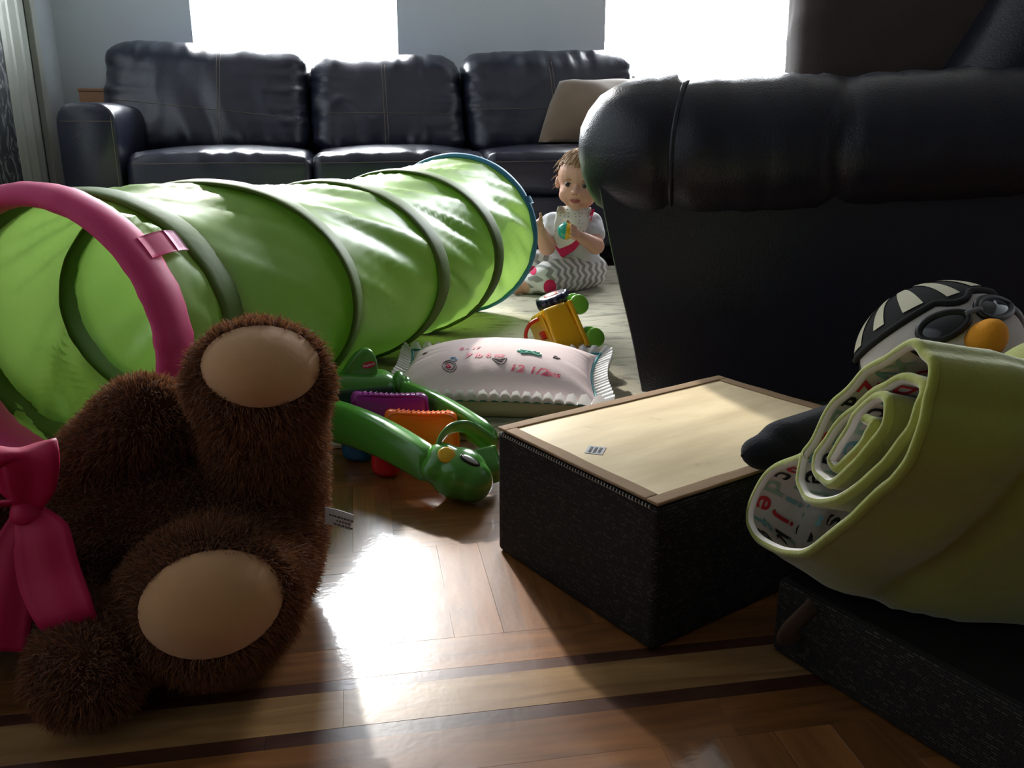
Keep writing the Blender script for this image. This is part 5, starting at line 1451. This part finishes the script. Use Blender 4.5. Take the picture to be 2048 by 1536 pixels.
# ================================================================== PENGUIN PLUSH
M_BLKP = pm('black_plush', (20, 20, 26), 0.95, 0.1, bump=(300, .5), sheen=.08)
M_WHTP = pm('white_plush', (190, 184, 180), 0.95, 0.1, var=(20, .06), bump=(300, .4), sheen=.4)
PC = aty(1880, 718, 0.92)
pg = thing('penguin_plush', 'penguin soft toy in a striped hat and swim goggles behind the rolled quilt', 'soft toy', (PC[0], PC[1], 0.0))
fl1 = atz(1535, 905, OT_H + 0.022)
PR = 0.096
pbody = blob([ellipsoid(PC, (PR, PR * .95, PR * .92)), ellipsoid(PC + np.array([0.04, 0.03, -0.06]), (0.092, 0.085, 0.085)), ellipsoid(PC + np.array([0.05, 0.03, -0.16]), (0.095, 0.085, 0.14)), ellipsoid(PC + np.array([0.09, -0.03, -0.245]), (0.04, 0.05, 0.03)), capsule(PC + np.array([-0.05, -0.02, -0.055]), fl1 + np.array([0.02, 0.01, 0.004]), 0.035, 0.026), ellipsoid(fl1, (0.030, 0.024, 0.019)),
              capsule(PC + np.array([0.07, 0.0, -0.05]), PC + np.array([0.16, -0.02, -0.06]), 0.04, 0.03)], 0.006, 6)
for q in pbody[0]:      # rests on the floor, flipper laid over the ottoman
    d_ = q[:2] - oc; on_o = abs(d_ @ ev) < ol / 2 + 0.004 and abs(d_ @ eu) < ow / 2 + 0.004
    if on_o and q[2] < OT_H + 0.0025:
        if q[2] > 0.10: q[2] = OT_H + 0.0025
        else: q[:2] = q[:2] + ev * (ol / 2 + 0.006 - d_ @ ev)
    q[2] = max(q[2], 0.002)
obj('body', pbody, M_BLKP, parent=pg)
obj('belly', ellipsoid(PC + np.array([0.055, -0.022, -0.165]), (0.066, 0.040, 0.095)), M_WHTP, parent=pg)
fwH = np.array([-0.12, -0.78, 0.63]); fwH /= np.linalg.norm(fwH)          # tipped back, looking up
upH = np.array([-0.25, 0.50, 0.80]); upH -= fwH * (upH @ fwH); upH /= np.linalg.norm(upH)
sdH = np.cross(upH, fwH); PM = np.stack([sdH, fwH, upH], 1)
sp = ellipsoid((0, 0, 0), 1.0, None, 64, 48)
def shell(scale, cond, mat, name, th=0):
    V = sp[0]; kf = [q for q in sp[1] if cond(np.mean([V[i] for i in q], axis=0))]
    us = sorted({i for q in kf for i in q}); mm = {i: k for k, i in enumerate(us)}
    return obj(name, xf((V[us] * np.array([PR, PR * .96, PR * .93]) * scale, [tuple(mm[i] for i in q) for q in kf]), PM, PC), mat, parent=pg)
zb = lambda p: 0.56 - 0.14 * max(0, 1 - (p[0] / 0.22) ** 2) * (1 if p[1] > 0 else 0) - 0.12 * abs(p[0])
az = lambda p: math.atan2(p[0], p[1])
shell(1.015, lambda p: p[1] > -0.05 and p[2] < zb(p) - 0.02, M_WHTP, 'face')
stripe = lambda p: ((az(p) + 0.12) / 0.55) % 1.0 < 0.46 and zb(p) + 0.06 < p[2] < 0.95
hatb = shell(1.055, lambda p: p[2] > zb(p) - 0.03, pm('black_knit', (14, 14, 16), .9), 'hat')
shell(1.068, stripe, pm('cream_knit', (206, 200, 176), .9, bump=(300, .3)), 'hat_stripe')
brim = []
for a_ in np.linspace(R(-105), R(105), 60):
    z_ = 0.5
    for _ in range(6):
        r_ = math.sqrt(1 - z_ * z_); p_ = np.array([math.sin(a_) * r_, math.cos(a_) * r_, z_]); z_ = zb(p_) - 0.03
    brim.append(PC + PM @ (p_ * np.array([PR, PR * .96, PR * .93]) * 1.035))
obj('hat_brim', tube(brim, 0.0042, 8), pm('black_knit', (14, 14, 16)), parent=pg)
def ps(x, z, k=1.03):
    """point on the face surface from sideways / up coordinates"""
    y = math.sqrt(max(0.02, 1 - x * x - z * z)); return PC + PM @ (np.array([x, y, z]) * np.array([PR, PR * .96, PR * .93]) * k)
M_GOG = pm('black_rubber', (14, 14, 16), .4)
gz0, gx0 = 0.16, 0.0
for s in (-1, 1):
    lo = [ps(gx0 + s * 0.33 + 0.26 * math.cos(t), gz0 + 0.155 * math.sin(t) * (1 - 0.2 * s * math.cos(t) * s), 1.06) for t in np.linspace(0, 2 * math.pi, 32, endpoint=False)]
    fr_ = obj('goggle_frame', tube(lo, 0.0042, 8, closed=True), M_GOG, parent=pg)
    D, Fc = disc(4, 28); obj('goggle_lens', (np.array([ps(gx0 + s * 0.33 + 0.25 * d[0], gz0 + 0.145 * d[1], 1.06 + 0.03 * (1 - d[0] ** 2 - d[1] ** 2)) for d in D]), Fc), pm('smoke_lens', (44, 46, 52), .06, coat=.5), parent=fr_)
    obj('goggle_strap', tube([ps(s * x, gz0 - 0.03 - 0.16 * (x - .6) / .3, 1.04) for x in np.linspace(0.58, 0.97, 10)], 0.0050, 8, flat=(0.4, 1.0)), M_GOG, parent=pg)
obj('goggle_bridge', tube([ps(x, gz0 + 0.02, 1.08) for x in np.linspace(-0.10, 0.10, 6)], 0.0035, 8), pm('grey_rubber', (90, 92, 98), .4), parent=pg)
bkc = ps(-0.02, -0.20, 1.0); bkd = PM @ np.array([0.05, 1.0, 0.12])
bvv = []
M_ = frame(bkd, upH)
for t, r_ in ((0, 0.024), (0.010, 0.0225), (0.020, 0.0175), (0.028, 0.010), (0.032, 0.003)):
    a = np.linspace(0, 2 * math.pi, 20, endpoint=False); bvv.append(np.stack([np.full(20, t), np.cos(a) * r_ * 1.05, np.sin(a) * r_ * 0.85 + 0.1 * t], 1))
obj('beak', xf(loft(bvv), M_, bkc), pm('orange_felt', (226, 150, 36), .9, bump=(250, .3)), parent=pg)
